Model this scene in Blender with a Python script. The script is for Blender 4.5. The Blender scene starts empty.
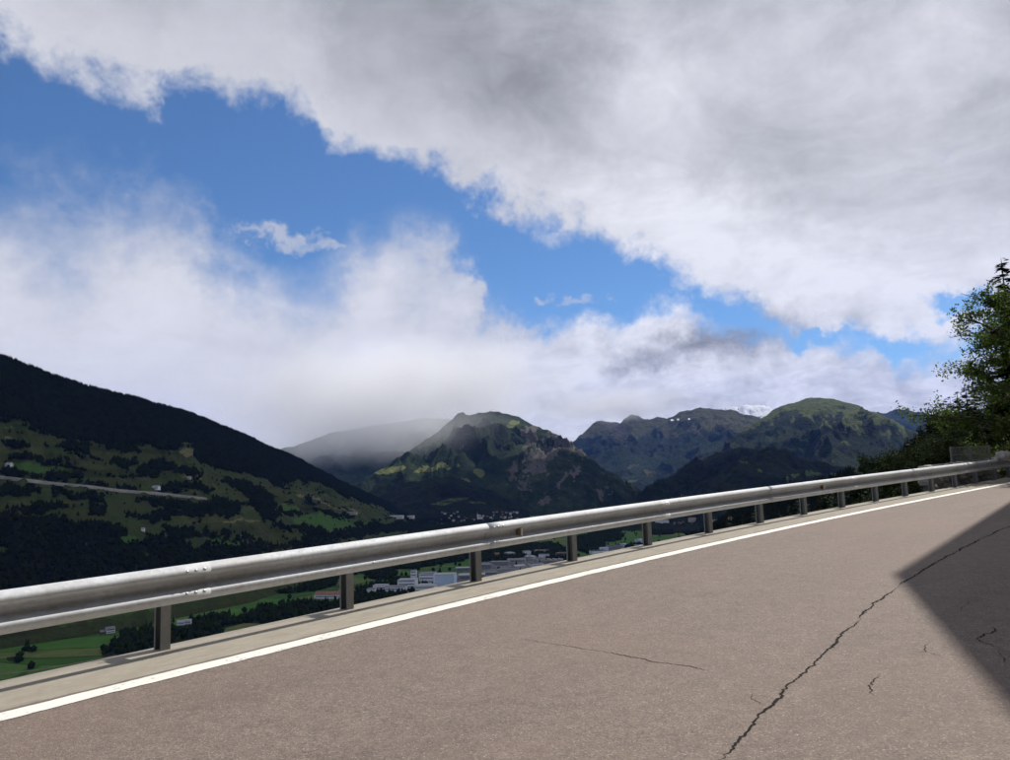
import bpy, math, random
import numpy as np
from mathutils import Vector, Matrix

random.seed(7)
RNG = np.random.default_rng(7)
rad = math.radians
scene = bpy.context.scene
COL = scene.collection

# ------------------------------------------------------------------ camera
CAM_H, FPX, PITCH, ROLL = 1.347, 800.0, 0.125, 0.035
CAM = np.array([0.0, 0.0, CAM_H])
_F = np.array([0, math.cos(PITCH), math.sin(PITCH)])
_U0 = np.array([0, -math.sin(PITCH), math.cos(PITCH)])
_R0 = np.array([1.0, 0, 0])
_R = _R0 * math.cos(ROLL) - _U0 * math.sin(ROLL)
_U = _U0 * math.cos(ROLL) + _R0 * math.sin(ROLL)
cam_data = bpy.data.cameras.new('camera')
cam_data.sensor_fit = 'HORIZONTAL'
cam_data.sensor_width = 36.0
cam_data.lens = FPX / 1010.0 * 36.0
cam_data.clip_start = 0.05
cam_data.clip_end = 120000.0
cam = bpy.data.objects.new('camera', cam_data)
COL.objects.link(cam)
cam.matrix_world = Matrix(((_R[0], _U[0], -_F[0], 0), (_R[1], _U[1], -_F[1], 0), (_R[2], _U[2], -_F[2], CAM_H), (0, 0, 0, 1)))
scene.camera = cam

SUN_AZ, SUN_EL = rad(46), rad(53)
SUN_DIR = np.array([math.sin(SUN_AZ) * math.cos(SUN_EL), math.cos(SUN_AZ) * math.cos(SUN_EL), math.sin(SUN_EL)])
sun_data = bpy.data.lights.new('sun', 'SUN')
sun_data.energy = 5.0
sun_data.angle = rad(0.55)
sun_data.color = (1.0, 0.95, 0.88)
sun = bpy.data.objects.new('sun', sun_data)
COL.objects.link(sun)
sun.rotation_euler = Vector(tuple(-SUN_DIR)).to_track_quat('-Z', 'Y').to_euler()

scene.view_settings.view_transform = 'Standard'
scene.view_settings.look = 'None'
scene.view_settings.gamma = 1.0
scene.view_settings.exposure = 0.0
scene.view_settings.use_curve_mapping = False
scene.render.engine = 'CYCLES'
scene.cycles.use_denoising = True
scene.cycles.use_adaptive_sampling = True
scene.cycles.adaptive_threshold = 0.02
scene.cycles.adaptive_min_samples = 16
scene.cycles.volume_bounces = 8
scene.cycles.max_bounces = 9
scene.cycles.diffuse_bounces = 2
scene.cycles.transparent_max_bounces = 12
scene.cycles.volume_step_rate = 1.0
scene.cycles.sample_clamp_indirect = 6.0


def pxdir(px, py):
    d = _F + (px - 505) / FPX * _R + (380 - py) / FPX * _U
    return d


def at(px, py, r):
    """point seen at photo position px,py at horizontal distance r from the viewpoint"""
    d = pxdir(px, py)
    return CAM + d * (r / math.hypot(d[0], d[1]))


def azel(px, py):
    d = pxdir(px, py)
    return math.atan2(d[0], d[1]), math.atan2(d[2], math.hypot(d[0], d[1]))


def to_px(x, y, z):
    v = np.stack([x, y, z - CAM_H], -1)
    d = v @ _F
    return 505 + FPX * (v @ _R) / d, 380 - FPX * (v @ _U) / d


# ------------------------------------------------------------------ node helpers
class NT:
    def __init__(self, tree):
        self.t = tree
        self.n = tree.nodes
        self.l = tree.links

    def new(self, typ, **kw):
        nd = self.n.new(typ)
        for k, v in kw.items():
            setattr(nd, k, v)
        return nd

    def put(self, sock, v):
        if hasattr(v, 'is_output') or isinstance(v, bpy.types.NodeSocket):
            self.l.new(v, sock)
        elif isinstance(v, (tuple, list)) and len(v) == 3 and sock.type == 'RGBA':
            sock.default_value = (*v, 1)
        else:
            sock.default_value = v

    def m(self, op, a, b=None, c=None, clamp=False):
        nd = self.new('ShaderNodeMath', operation=op, use_clamp=clamp)
        self.put(nd.inputs[0], a)
        if b is not None:
            self.put(nd.inputs[1], b)
        if c is not None:
            self.put(nd.inputs[2], c)
        return nd.outputs[0]

    def vm(self, op, a, b=None):
        nd = self.new('ShaderNodeVectorMath', operation=op)
        self.put(nd.inputs[0], a)
        if b is not None:
            self.put(nd.inputs[3 if op == 'SCALE' else 1], b)
        return nd.outputs[0]

    def mix(self, f, a, b, blend='MIX'):
        nd = self.new('ShaderNodeMix', data_type='RGBA', blend_type=blend)
        self.put(nd.inputs['Factor'], f)
        self.put(nd.inputs[6], a)
        self.put(nd.inputs[7], b)
        return nd.outputs[2]

    def noise(self, vec, scale, detail=4, rough=0.55, dist=0.0, out=0):
        nd = self.new('ShaderNodeTexNoise')
        if vec is not None:
            self.l.new(vec, nd.inputs['Vector'])
        nd.inputs['Scale'].default_value = scale
        nd.inputs['Detail'].default_value = detail
        nd.inputs['Roughness'].default_value = rough
        nd.inputs['Distortion'].default_value = dist
        return nd.outputs[out]

    def voro(self, vec, scale, feature='F1', out=0, rnd=1.0):
        nd = self.new('ShaderNodeTexVoronoi', feature=feature)
        if vec is not None:
            self.l.new(vec, nd.inputs['Vector'])
        nd.inputs['Scale'].default_value = scale
        nd.inputs['Randomness'].default_value = rnd
        return nd.outputs[out]

    def sstep(self, v, a, b, lo=0.0, hi=1.0):
        nd = self.new('ShaderNodeMapRange', interpolation_type='SMOOTHSTEP')
        self.put(nd.inputs[0], v)
        nd.inputs[1].default_value = a
        nd.inputs[2].default_value = b
        nd.inputs[3].default_value = lo
        nd.inputs[4].default_value = hi
        return nd.outputs[0]

    def bump(self, h, strength, dist):
        nd = self.new('ShaderNodeBump')
        nd.inputs['Strength'].default_value = strength
        nd.inputs['Distance'].default_value = dist
        self.l.new(h, nd.inputs['Height'])
        return nd.outputs[0]

    def pos(self):
        return self.new('ShaderNodeNewGeometry').outputs['Position']

    def obj(self):
        return self.new('ShaderNodeTexCoord').outputs['Object']

    def attr(self, name, out='Color'):
        return self.new('ShaderNodeAttribute', attribute_name=name).outputs[out]

    def sep(self, v):
        nd = self.new('ShaderNodeSeparateXYZ')
        self.l.new(v, nd.inputs[0])
        return nd.outputs

    def comb(self, x, y, z):
        nd = self.new('ShaderNodeCombineXYZ')
        for s, v in zip(nd.inputs, (x, y, z)):
            self.put(s, v)
        return nd.outputs[0]

    def ramp(self, f, stops):
        nd = self.new('ShaderNodeValToRGB')
        e = nd.color_ramp.elements
        while len(e) < len(stops):
            e.new(0.5)
        for el, (p, c) in zip(e, stops):
            el.position = p
            el.color = (*c, 1)
        self.l.new(f, nd.inputs[0])
        return nd.outputs[0]


def mat(name, fn):
    m_ = bpy.data.materials.new(name)
    m_.use_nodes = True
    n = NT(m_.node_tree)
    b = m_.node_tree.nodes['Principled BSDF']
    fn(n, b)
    return m_


# ------------------------------------------------------------------ world: blue sky with broken cloud, laid out by azimuth and elevation
world = bpy.data.worlds.new('World')
scene.world = world
world.use_nodes = True


def build_world():
    n = NT(world.node_tree)
    bg = world.node_tree.nodes['Background']
    D = n.new('ShaderNodeTexCoord').outputs['Generated']
    x, y, z = n.sep(D)
    AZ = n.m('MULTIPLY', n.m('ARCTAN2', x, y), 180 / math.pi)
    EL = n.m('MULTIPLY', n.m('ARCSINE', n.m('MINIMUM', n.m('MAXIMUM', z, -1.0), 1.0)), 180 / math.pi)
    sky = n.new('ShaderNodeTexSky', sky_type='NISHITA')
    sky.sun_disc = False
    sky.sun_elevation = SUN_EL
    sky.sun_rotation = SUN_AZ
    sky.altitude = 1100
    sky.air_density = 1.0
    sky.dust_density = 0.4
    sky.ozone_density = 2.2
    blue = n.vm('MULTIPLY', n.vm('SCALE', sky.outputs[0], SKY_STRENGTH), (0.60, 0.82, 1.02))
    # cloud noise on a flattened sky plane, so that clouds shrink towards the horizon
    wv = n.sep(n.vm('SUBTRACT', n.noise(D, 9.0, 5, 0.64, out=1), (0.5, 0.5, 0.5)))
    AZ0, EL0 = AZ, EL
    AZ = n.m('ADD', AZ, n.m('MULTIPLY', wv[0], 13.0))
    EL = n.m('ADD', EL, n.m('MULTIPLY', wv[1], 8.0))
    zz = n.m('ADD', n.m('MAXIMUM', z, 0.0), 0.22)
    plane = n.comb(n.m('DIVIDE', x, zz), n.m('DIVIDE', y, zz), n.m('MULTIPLY', z, 1.5))
    warp = n.vm('SCALE', n.vm('SUBTRACT', n.noise(plane, 1.7, 3, 0.6, out=1), (0.5, 0.5, 0.5)), 0.55)
    pw = n.vm('ADD', plane, warp)
    n1 = n.m('SUBTRACT', n.noise(pw, 1.3, 4, 0.6), 0.5)
    n2 = n.m('SUBTRACT', n.noise(pw, 5.5, 5, 0.66), 0.5)
    dirw = n.vm('ADD', n.vm('SCALE', D, 1.0), n.vm('SCALE', warp, 0.12))
    n3 = n.m('SUBTRACT', n.noise(dirw, 16.0, 5, 0.64), 0.5)
    n5 = n.m('SUBTRACT', n.noise(n.vm('MULTIPLY', dirw, (1.0, 1.0, 1.7)), 30.0, 4, 0.6), 0.5)
    n4 = n.m('SUBTRACT', n.noise(dirw, 5.0, 4, 0.58), 0.5)

    def curve(pts):
        nd = n.new('ShaderNodeFloatCurve')
        c = nd.mapping.curves[0]
        P = []
        for p in pts:
            if len(p) == 3:
                P.append((p[0], p[1]))
            else:
                a, e = azel(*p)
                P.append((math.degrees(a), math.degrees(e)))
        P.sort()
        P = [((a + 180) / 360, (e + 20) / 100) for a, e in P]
        while len(c.points) < len(P):
            c.points.new(0.5, 0.5)
        for cp, (a, e) in zip(c.points, P):
            cp.location = (a, e)
            cp.handle_type = 'AUTO'
        nd.mapping.extend = 'HORIZONTAL'
        nd.mapping.update()
        n.l.new(n.m('DIVIDE', n.m('ADD', AZ, 180.0), 360.0), nd.inputs['Value'])
        return n.m('SUBTRACT', n.m('MULTIPLY', nd.outputs[0], 100.0), 20.0)

    up = curve([(-180, 26, 0), (-150, 33, 0), (-120, 24, 0), (-90, 32, 0), (-65, 30, 0), (-45, 31, 0), (-15, 55), (30, 78), (80, 88), (130, 95), (165, 108), (190, 84), (240, 88), (290, 105), (325, 138), (345, 158),
                (400, 160), (450, 180), (500, 212), (545, 234), (590, 238), (640, 264), (680, 284), (720, 298), (765, 318), (810, 345), (900, 348), (1000, 330), (50, 15, 0), (75, 22, 0), (100, 14, 0), (130, 24, 0), (160, 20, 0), (180, 26, 0)])
    lo = curve([(-180, 16, 0), (-140, 13, 0), (-100, 20, 0), (-70, 15, 0), (-50, 17, 0), (-15, 200), (40, 196), (90, 205), (125, 190), (165, 186), (200, 212), (240, 262), (300, 288), (345, 258), (378, 238), (420, 248), (452, 252),
                (470, 290), (505, 318), (545, 333), (600, 326), (635, 300), (690, 302), (725, 312), (770, 322), (900, 352), (1000, 330), (50, 13, 0), (80, 18, 0), (110, 12, 0), (150, 18, 0), (180, 16, 0)])

    def blob(px, py, rx, ry, rot=0.0):
        """soft elliptical lobe around a direction of the sky, radii in degrees"""
        a, e = azel(px, py)
        u = n.m('SUBTRACT', AZ, math.degrees(a))
        v = n.m('SUBTRACT', EL, math.degrees(e))
        c, s = math.cos(rad(rot)), math.sin(rad(rot))
        u2 = n.m('DIVIDE', n.m('ADD', n.m('MULTIPLY', u, c), n.m('MULTIPLY', v, s)), rx)
        v2 = n.m('DIVIDE', n.m('SUBTRACT', n.m('MULTIPLY', v, c), n.m('MULTIPLY', u, s)), ry)
        r2 = n.m('ADD', n.m('MULTIPLY', u2, u2), n.m('MULTIPLY', v2, v2))
        return n.m('EXPONENT', n.m('MULTIPLY', r2, -1.0))

    dU = n.m('SUBTRACT', EL, up)
    dL = n.m('SUBTRACT', lo, EL)
    dU = n.m('ADD', dU, n.m('ADD', n.m('MULTIPLY', n3, 5.0), n.m('MULTIPLY', n4, 4.0)))
    dL = n.m('ADD', dL, n.m('ADD', n.m('MULTIPLY', n3, 5.0), n.m('MULTIPLY', n4, 7.0)))
    cU = n.sstep(dU, -0.5, 2.2)
    softness = n.sstep(AZ, -16.0, 6.0)
    cLs = n.sstep(dL, -3.0, 5.5)
    cLh = n.sstep(dL, -0.7, 2.2)
    cL = n.m('ADD', n.m('MULTIPLY', cLs, n.m('SUBTRACT', 1.0, softness)), n.m('MULTIPLY', cLh, softness))
    cov = n.m('MAXIMUM', cU, cL)
    # wisps in the blue gap
    def wisp(px, py, rx, ry, rot, k, th):
        w = n.m('ADD', n.m('MULTIPLY', blob(px, py, rx, ry, rot), k), n.m('MULTIPLY', n3, 0.75))
        return n.sstep(w, th, th + 1.0)
    for a in ((250, 232, 2.8, 0.5, -14, 0.9, 0.3), (285, 241, 3.4, 0.7, -14, 1.0, 0.3), (322, 249, 3.0, 0.7, -14, 1.0, 0.3), (556, 293, 1.7, 0.55, -8, 1.0, 0.4), (590, 300, 1.4, 0.45, -10, 0.9, 0.4), (160, 196, 5, 2.2, -10, 0.55, 0.25), (50, 196, 6, 2.2, -10, 0.5, 0.25), (450, 305, 3.0, 1.2, 0, 0.6, 0.4)):
        cov = n.m('MAXIMUM', cov, n.m('MULTIPLY', wisp(*a), 0.85))
    # holes of blue on the right
    for a in ((885, 349, 3.3, 0.9, 6, 1.7, 0.5), (825, 339, 2.6, 0.7, -8, 1.6, 0.55), (958, 293, 2.8, 1.0, 0, 1.9, 0.5), (938, 163, 1.2, 0.8, 20, 0.75, 0.5), (905, 352, 1.6, 0.7, 0, 1.0, 0.55), (860, 365, 2.2, 0.6, 0, 0.8, 0.6), (990, 340, 1.4, 0.5, 0, 0.8, 0.6)):
        cov = n.m('MULTIPLY', cov, n.m('SUBTRACT', 1.0, n.m('MULTIPLY', wisp(*a), 0.95)))
    cov = n.m('MINIMUM', n.m('MAXIMUM', cov, 0.0), 1.0)
    # how brightly the cloud glows: thick parts grey, thin rims white
    isU = n.sstep(n.m('SUBTRACT', dU, dL), -1.0, 3.0)
    thickU = n.sstep(dU, 1.0, 13.0)
    bU = n.m('SUBTRACT', 0.74, n.m('MULTIPLY', thickU, 0.30))
    bL = n.m('ADD', 0.66, n.m('MULTIPLY', n.sstep(dL, 0.0, 9.0), 0.11))
    B = n.m('ADD', n.m('MULTIPLY', bU, isU), n.m('MULTIPLY', bL, n.m('SUBTRACT', 1.0, isU)))
    for px, py, rx, ry, rot, k in ((655, 85, 5, 4, -50, .22), (620, 175, 9, 5, -25, .06), (700, 240, 11, 4, -20, .08), (790, 280, 8, 2.5, -10, .07), (850, 230, 10, 5, 0, .09), (960, 250, 6, 3, 0, .09), (600, 150, 4, 2, -30, -.04), (760, 180, 6, 2.5, -20, -.05), (850, 215, 5, 2, -10, -.04), (690, 200, 4, 1.6, -20, .08), (900, 265, 6, 1.6, 0, .05), (150, 60, 8, 3, 0, -.03), (450, 90, 9, 6, -20, -.14),
                                   (560, 140, 7, 3.5, -25, -.03), (250, 30, 16, 4, 0, -.07), (800, 90, 14, 8, -20, .11), (930, 60, 10, 6, 0, .11), (900, 190, 5, 3, 20, .03), (742, 328, 5.5, 1.7, 4, -.32), (662, 350, 3.2, 1.0, 12, -.28), (780, 336, 3.4, 1.3, -5, -.16), (640, 312, 3.4, 1.5, 12, .14), (690, 304, 3.0, 1.0, 0, .10), (740, 360, 10, 1.0, 0, .06),
                                   (560, 385, 12, 2.0, 0, .12), (470, 375, 7, 3, 0, .08), (650, 320, 4, 1.6, 10, .12), (400, 285, 6, 3, 10, .06), (120, 300, 14, 5, 0, .03), (880, 385, 8, 1.5, 0, .05), (700, 400, 6, .9, 0, -.16), (600, 408, 4, .8, 0, -.12)):
        B = n.m('ADD', B, n.m('MULTIPLY', blob(px, py, rx, ry, rot), k))
    tex = n.m('ADD', n.m('MULTIPLY', n2, 0.34), n.m('ADD', n.m('MULTIPLY', n1, 0.22), n.m('MULTIPLY', n3, 0.24)))
    right = n.sstep(AZ, -12.0, 8.0, 0.42, 1.2)
    B = n.m('ADD', B, n.m('MULTIPLY', tex, right))
    lowR = n.m('MULTIPLY', n.sstep(AZ0, -2.0, 8.0), n.sstep(EL0, 14.0, 6.0))
    B = n.m('ADD', B, n.m('MULTIPLY', lowR, n.m('ADD', 0.03, n.m('ADD', n.m('MULTIPLY', n3, 0.45), n.m('MULTIPLY', n5, 0.50)))))
    B = n.m('MULTIPLY', n.m('MINIMUM', n.m('MAXIMUM', B, 0.28), 0.92), 1.0)
    cool = n.mix(n.sstep(B, 0.4, 0.8), (0.93, 0.96, 1.06), (0.965, 0.98, 1.065))
    cloud = n.vm('SCALE', cool, B)
    col = n.mix(cov, blue, cloud)
    n.l.new(col, bg.inputs['Color'])
    bg.inputs['Strength'].default_value = 1.0


SKY_STRENGTH = 0.11
build_world()


# ------------------------------------------------------------------ objects and meshes
def tag(o, label=None, cat=None, group=None, kind=None):
    if label:
        o['label'] = label
    if cat:
        o['category'] = cat
    if group:
        o['group'] = group
    if kind:
        o['kind'] = kind
    return o


def np_mesh(name, V, faces_idx, loop_tot, material=None, smooth=False, cover=None):
    """faces_idx flat index array, loop_tot vertices per face (int or array)"""
    me = bpy.data.meshes.new(name)
    V = np.ascontiguousarray(V, dtype=np.float32)
    faces_idx = np.ascontiguousarray(faces_idx, dtype=np.int32).ravel()
    if np.isscalar(loop_tot):
        nf = len(faces_idx) // loop_tot
        tot = np.full(nf, loop_tot, dtype=np.int32)
    else:
        tot = np.asarray(loop_tot, dtype=np.int32)
        nf = len(tot)
    st = np.concatenate([[0], np.cumsum(tot)[:-1]]).astype(np.int32)
    me.vertices.add(len(V))
    me.vertices.foreach_set('co', V.ravel())
    me.loops.add(len(faces_idx))
    me.loops.foreach_set('vertex_index', faces_idx)
    me.polygons.add(nf)
    me.polygons.foreach_set('loop_start', st)
    me.polygons.foreach_set('loop_total', tot)
    if smooth:
        me.polygons.foreach_set('use_smooth', np.ones(nf, dtype=bool))
    me.update(calc_edges=True)
    if cover is not None:
        a = me.attributes.new('cover', 'FLOAT_COLOR', 'POINT')
        a.data.foreach_set('color', np.ascontiguousarray(cover, dtype=np.float32).ravel())
    if material:
        me.materials.append(material)
    return me


def obj(name, me, parent=None):
    o = bpy.data.objects.new(name, me)
    COL.objects.link(o)
    if parent is not None:
        o.parent = parent
    return o


def empty(name, loc=(0, 0, 0), rz=0.0):
    o = bpy.data.objects.new(name, None)
    COL.objects.link(o)
    o.location = loc
    o.rotation_euler = (0, 0, rz)
    o.empty_display_size = 0.3
    return o


def grid_faces(nu, nv):
    """quads of a nu x nv vertex grid, index = i*nv + j"""
    i, j = np.meshgrid(np.arange(nu - 1), np.arange(nv - 1), indexing='ij')
    a = (i * nv + j).ravel()
    return np.stack([a, a + 1, a + nv + 1, a + nv], 1)


class MB:
    """collects boxes, prisms and tubes for one mesh"""
    def __init__(self):
        self.V = []
        self.F = []

    def add(self, vs, fs):
        k = len(self.V)
        self.V += [tuple(float(c) for c in v) for v in vs]
        self.F += [tuple(k + i for i in f) for f in fs]

    def box(self, x0, x1, y0, y1, z0, z1):
        self.add([(x0, y0, z0), (x1, y0, z0), (x1, y1, z0), (x0, y1, z0), (x0, y0, z1), (x1, y0, z1), (x1, y1, z1), (x0, y1, z1)],
                 [(0, 3, 2, 1), (4, 5, 6, 7), (0, 1, 5, 4), (1, 2, 6, 5), (2, 3, 7, 6), (3, 0, 4, 7)])

    def prism(self, poly, z0, z1):
        k = len(poly)
        self.add([(x, y, z0) for x, y in poly] + [(x, y, z1) for x, y in poly],
                 [tuple(range(k))[::-1], tuple(range(k, 2 * k))] + [(i, (i + 1) % k, k + (i + 1) % k, k + i) for i in range(k)])

    def gable(self, x0, x1, y0, y1, z0, h, th=0.25, over=0.5):
        """two roof slopes with the ridge along x"""
        ym = (y0 + y1) / 2
        sl = h / ((y1 - y0) / 2)
        for s, ya in ((1, y0), (-1, y1)):
            yo = ya - s * over
            zo = z0 - sl * over
            P = [(x0 - over, yo, zo), (x1 + over, yo, zo), (x1 + over, ym, z0 + h), (x0 - over, ym, z0 + h)]
            self.add(P + [(a, b, c + th) for a, b, c in P], [(3, 2, 1, 0), (4, 5, 6, 7), (0, 1, 5, 4), (1, 2, 6, 5), (2, 3, 7, 6), (3, 0, 4, 7)])

    def gable_body(self, x0, x1, y0, y1, z0, z1, h):
        ym = (y0 + y1) / 2
        self.add([(x0, y0, z0), (x1, y0, z0), (x1, y1, z0), (x0, y1, z0), (x0, y0, z1), (x1, y0, z1), (x1, y1, z1), (x0, y1, z1), (x0, ym, z1 + h), (x1, ym, z1 + h)],
                 [(0, 1, 5, 4), (1, 2, 6, 9, 5), (2, 3, 7, 6), (3, 0, 4, 8, 7), (4, 5, 9, 8), (7, 8, 9, 6), (3, 2, 1, 0)])

    def tube(self, pts, radii, k=7):
        pts = [Vector(p) for p in pts]
        rings = []
        for i, p in enumerate(pts):
            t = (pts[min(i + 1, len(pts) - 1)] - pts[max(i - 1, 0)]).normalized()
            a = t.orthogonal().normalized() if abs(t.z) > 0.95 else t.cross(Vector((0, 0, 1))).normalized()
            b = t.cross(a)
            rings.append([p + (a * math.cos(q) + b * math.sin(q)) * radii[i] for q in (2 * math.pi * j / k for j in range(k))])
        vs = [v for r in rings for v in r]
        fs = []
        for i in range(len(rings) - 1):
            for j in range(k):
                fs.append((i * k + j, i * k + (j + 1) % k, (i + 1) * k + (j + 1) % k, (i + 1) * k + j))
        fs.append(tuple(range(k))[::-1])
        fs.append(tuple((len(rings) - 1) * k + j for j in range(k)))
        self.add(vs, fs)

    def mesh(self, name, material, smooth=False):
        me = bpy.data.meshes.new(name)
        me.from_pydata(self.V, [], self.F)
        if smooth:
            me.polygons.foreach_set('use_smooth', [True] * len(me.polygons))
        me.materials.append(material)
        me.update()
        return me

    def build(self, name, material, parent=None, smooth=False):
        return obj(name, self.mesh(name, material, smooth), parent)


# ------------------------------------------------------------------ numpy noise
def vnoise(x, y, seed=0):
    xi = np.floor(x).astype(np.int64)
    yi = np.floor(y).astype(np.int64)
    fx = x - xi
    fy = y - yi
    u = fx * fx * fx * (fx * (fx * 6 - 15) + 10)
    v = fy * fy * fy * (fy * (fy * 6 - 15) + 10)

    def h(a, b):
        n_ = (a * 374761393 + b * 668265263 + seed * 1442695041) & 0x7fffffff
        n_ = ((n_ ^ (n_ >> 13)) * 1274126177) & 0x7fffffff
        n_ = (n_ ^ (n_ >> 16)) & 0xffff
        return n_ / 32767.5 - 1.0
    return (h(xi, yi) * (1 - u) + h(xi + 1, yi) * u) * (1 - v) + (h(xi, yi + 1) * (1 - u) + h(xi + 1, yi + 1) * u) * v


def fbm(x, y, oct_=5, seed=0, gain=0.5):
    s = 0.0
    a = 1.0
    for o in range(oct_):
        s = s + a * vnoise(x + 17.3 * o, y - 9.1 * o, seed + o)
        x = x * 2.03
        y = y * 2.03
        a *= gain
    return s


def ridged(x, y, oct_=5, seed=0, gain=0.5):
    s = 0.0
    a = 1.0
    for o in range(oct_):
        s = s + a * (1 - 2 * np.abs(vnoise(x + 5.7 * o, y + 3.3 * o, seed + o)))
        x = x * 2.07
        y = y * 2.07
        a *= gain
    return s


def smooth01(v, a, b):
    t = np.clip((v - a) / (b - a), 0, 1)
    return t * t * (3 - 2 * t)


# ------------------------------------------------------------------ materials
def m_asphalt(n, b):
    uv = n.attr('cover', 'Vector')
    p = n.pos()
    s, o, _ = n.sep(uv)
    big = n.noise(p, 0.45, 4, 0.6)
    mid = n.noise(p, 5.0, 5, 0.65)
    fine = n.noise(p, 70.0, 3, 0.7)
    grain = n.voro(p, 130.0, 'F1', 1)
    gval = n.sep(grain)[0]
    c = n.ramp(fine, [(0.30, (0.085, 0.064, 0.051)), (0.5, (0.159, 0.122, 0.098)), (0.70, (0.258, 0.204, 0.168))])
    c = n.mix(n.sstep(mid, 0.3, 0.7), n.vm('SCALE', c, 0.88), n.vm('SCALE', c, 1.10))
    c = n.mix(n.sstep(big, 0.35, 0.65, 0.0, 0.55), c, n.mix(0.5, c, (0.165, 0.120, 0.100)))
    blot = n.noise(p, 22.0, 4, 0.7)
    c = n.mix(n.sstep(blot, 0.35, 0.65), n.vm('SCALE', c, 0.86), n.vm('SCALE', c, 1.12))
    # polished wheel tracks run along the lane
    track = n.m('SINE', n.m('MULTIPLY', n.m('SUBTRACT', o, 1.2), 3.4))
    c = n.mix(n.m('MULTIPLY', n.sstep(track, -0.2, 1.0), 0.30), c, n.vm('SCALE', c, 0.84))
    stain = n.sstep(n.noise(n.comb(n.m('MULTIPLY', s, 0.35), n.m('MULTIPLY', o, 0.9), 3.0), 1.0, 5, 0.6), 0.52, 0.70, 0.0, 0.5)
    c = n.mix(stain, c, n.vm('SCALE', c, 0.80))
    warm = n.sstep(n.noise(p, 0.22, 3, 0.5), 0.45, 0.65, 0.0, 0.35)
    c = n.mix(warm, c, (0.185, 0.128, 0.098))
    speck = n.sstep(gval, 0.962, 0.985)
    c = n.mix(n.m('MULTIPLY', speck, 0.55), c, (0.42, 0.37, 0.32))
    dark = n.sstep(gval, 0.10, 0.03)
    c = n.mix(n.m('MULTIPLY', dark, 0.5), c, (0.05, 0.042, 0.04))
    n.put(b.inputs['Base Color'], c)
    b.inputs['Roughness'].default_value = 0.82
    h = n.m('ADD', n.voro(p, 110.0), n.m('MULTIPLY', fine, 0.6))
    n.l.new(n.bump(h, 0.55, 0.006), b.inputs['Normal'])


def m_paint(n, b):
    p = n.pos()
    w = n.noise(p, 22.0, 6, 0.75)
    w2 = n.noise(p, 2.2, 4, 0.6)
    wear = n.sstep(n.m('ADD', n.m('MULTIPLY', w, 0.75), n.m('MULTIPLY', w2, 0.35)), 0.50, 0.40)
    c = n.mix(n.noise(p, 60, 2), (0.64, 0.62, 0.56), (0.82, 0.80, 0.74))
    c = n.mix(n.m('MULTIPLY', wear, 0.75), c, (0.22, 0.19, 0.165))
    n.put(b.inputs['Base Color'], c)
    b.inputs['Roughness'].default_value = 0.65
    n.l.new(n.bump(n.noise(p, 90, 3), 0.4, 0.003), b.inputs['Normal'])


def m_kerb(n, b):
    p = n.pos()
    s, o, _ = n.sep(n.attr('cover', 'Vector'))
    str_ = n.noise(n.comb(n.m('MULTIPLY', s, 1.3), n.m('MULTIPLY', o, 4.0), 0.0), 2.2, 6, 0.7)
    c = n.ramp(str_, [(0.25, (0.215, 0.19, 0.147)), (0.5, (0.29, 0.26, 0.205)), (0.8, (0.36, 0.33, 0.265))])
    c = n.mix(n.sstep(n.noise(p, 40, 5, 0.7), 0.4, 0.75, 0, 0.5), c, (0.21, 0.19, 0.16))
    # grit gathers in a dark seam where the concrete meets the line
    seam = n.sstep(n.m('ADD', o, n.m('MULTIPLY', n.noise(p, 6.0, 4), 0.05)), 0.672, 0.705)
    c = n.mix(n.m('MULTIPLY', seam, 0.92), c, (0.10, 0.085, 0.07))
    st = n.sstep(n.noise(p, 3.0, 5, 0.7), 0.56, 0.70, 0, 0.55)
    c = n.mix(st, c, (0.19, 0.17, 0.14))
    n.put(b.inputs['Base Color'], c)
    b.inputs['Roughness'].default_value = 0.88
    n.l.new(n.bump(n.noise(p, 60, 5, 0.7), 0.35, 0.006), b.inputs['Normal'])


def m_crack(n, b):
    n.put(b.inputs['Base Color'], n.mix(n.noise(n.pos(), 60, 3), (0.008, 0.007, 0.007), (0.03, 0.026, 0.024)))
    b.inputs['Roughness'].default_value = 0.95
    b.inputs['Specular IOR Level'].default_value = 0.1


def m_galv(n, b):
    p = n.pos()
    sp = n.voro(p, 38.0, 'F1', 1)
    v = n.sep(sp)[0]
    big = n.noise(p, 1.3, 4, 0.6)
    st = n.noise(p, 9.0, 5, 0.7)
    c = n.mix(v, (0.52, 0.545, 0.585), (0.61, 0.635, 0.675))
    c = n.mix(n.sstep(st, 0.5, 0.8, 0.0, 0.6), c, (0.30, 0.285, 0.255))
    c = n.mix(n.sstep(big, 0.45, 0.7, 0.0, 0.35), c, (0.33, 0.315, 0.285))
    n.put(b.inputs['Base Color'], c)
    b.inputs['Metallic'].default_value = 0.0
    n.put(b.inputs['Roughness'], n.m('ADD', 0.52, n.m('MULTIPLY', st, 0.2)))
    n.l.new(n.bump(n.noise(p, 26, 4, 0.6), 0.15, 0.004), b.inputs['Normal'])


def m_galv_post(n, b):
    p = n.pos()
    st = n.noise(p, 14.0, 5, 0.7)
    c = n.mix(st, (0.155, 0.155, 0.153), (0.285, 0.285, 0.282))
    n.put(b.inputs['Base Color'], c)
    b.inputs['Metallic'].default_value = 0.35
    b.inputs['Roughness'].default_value = 0.6


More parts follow.
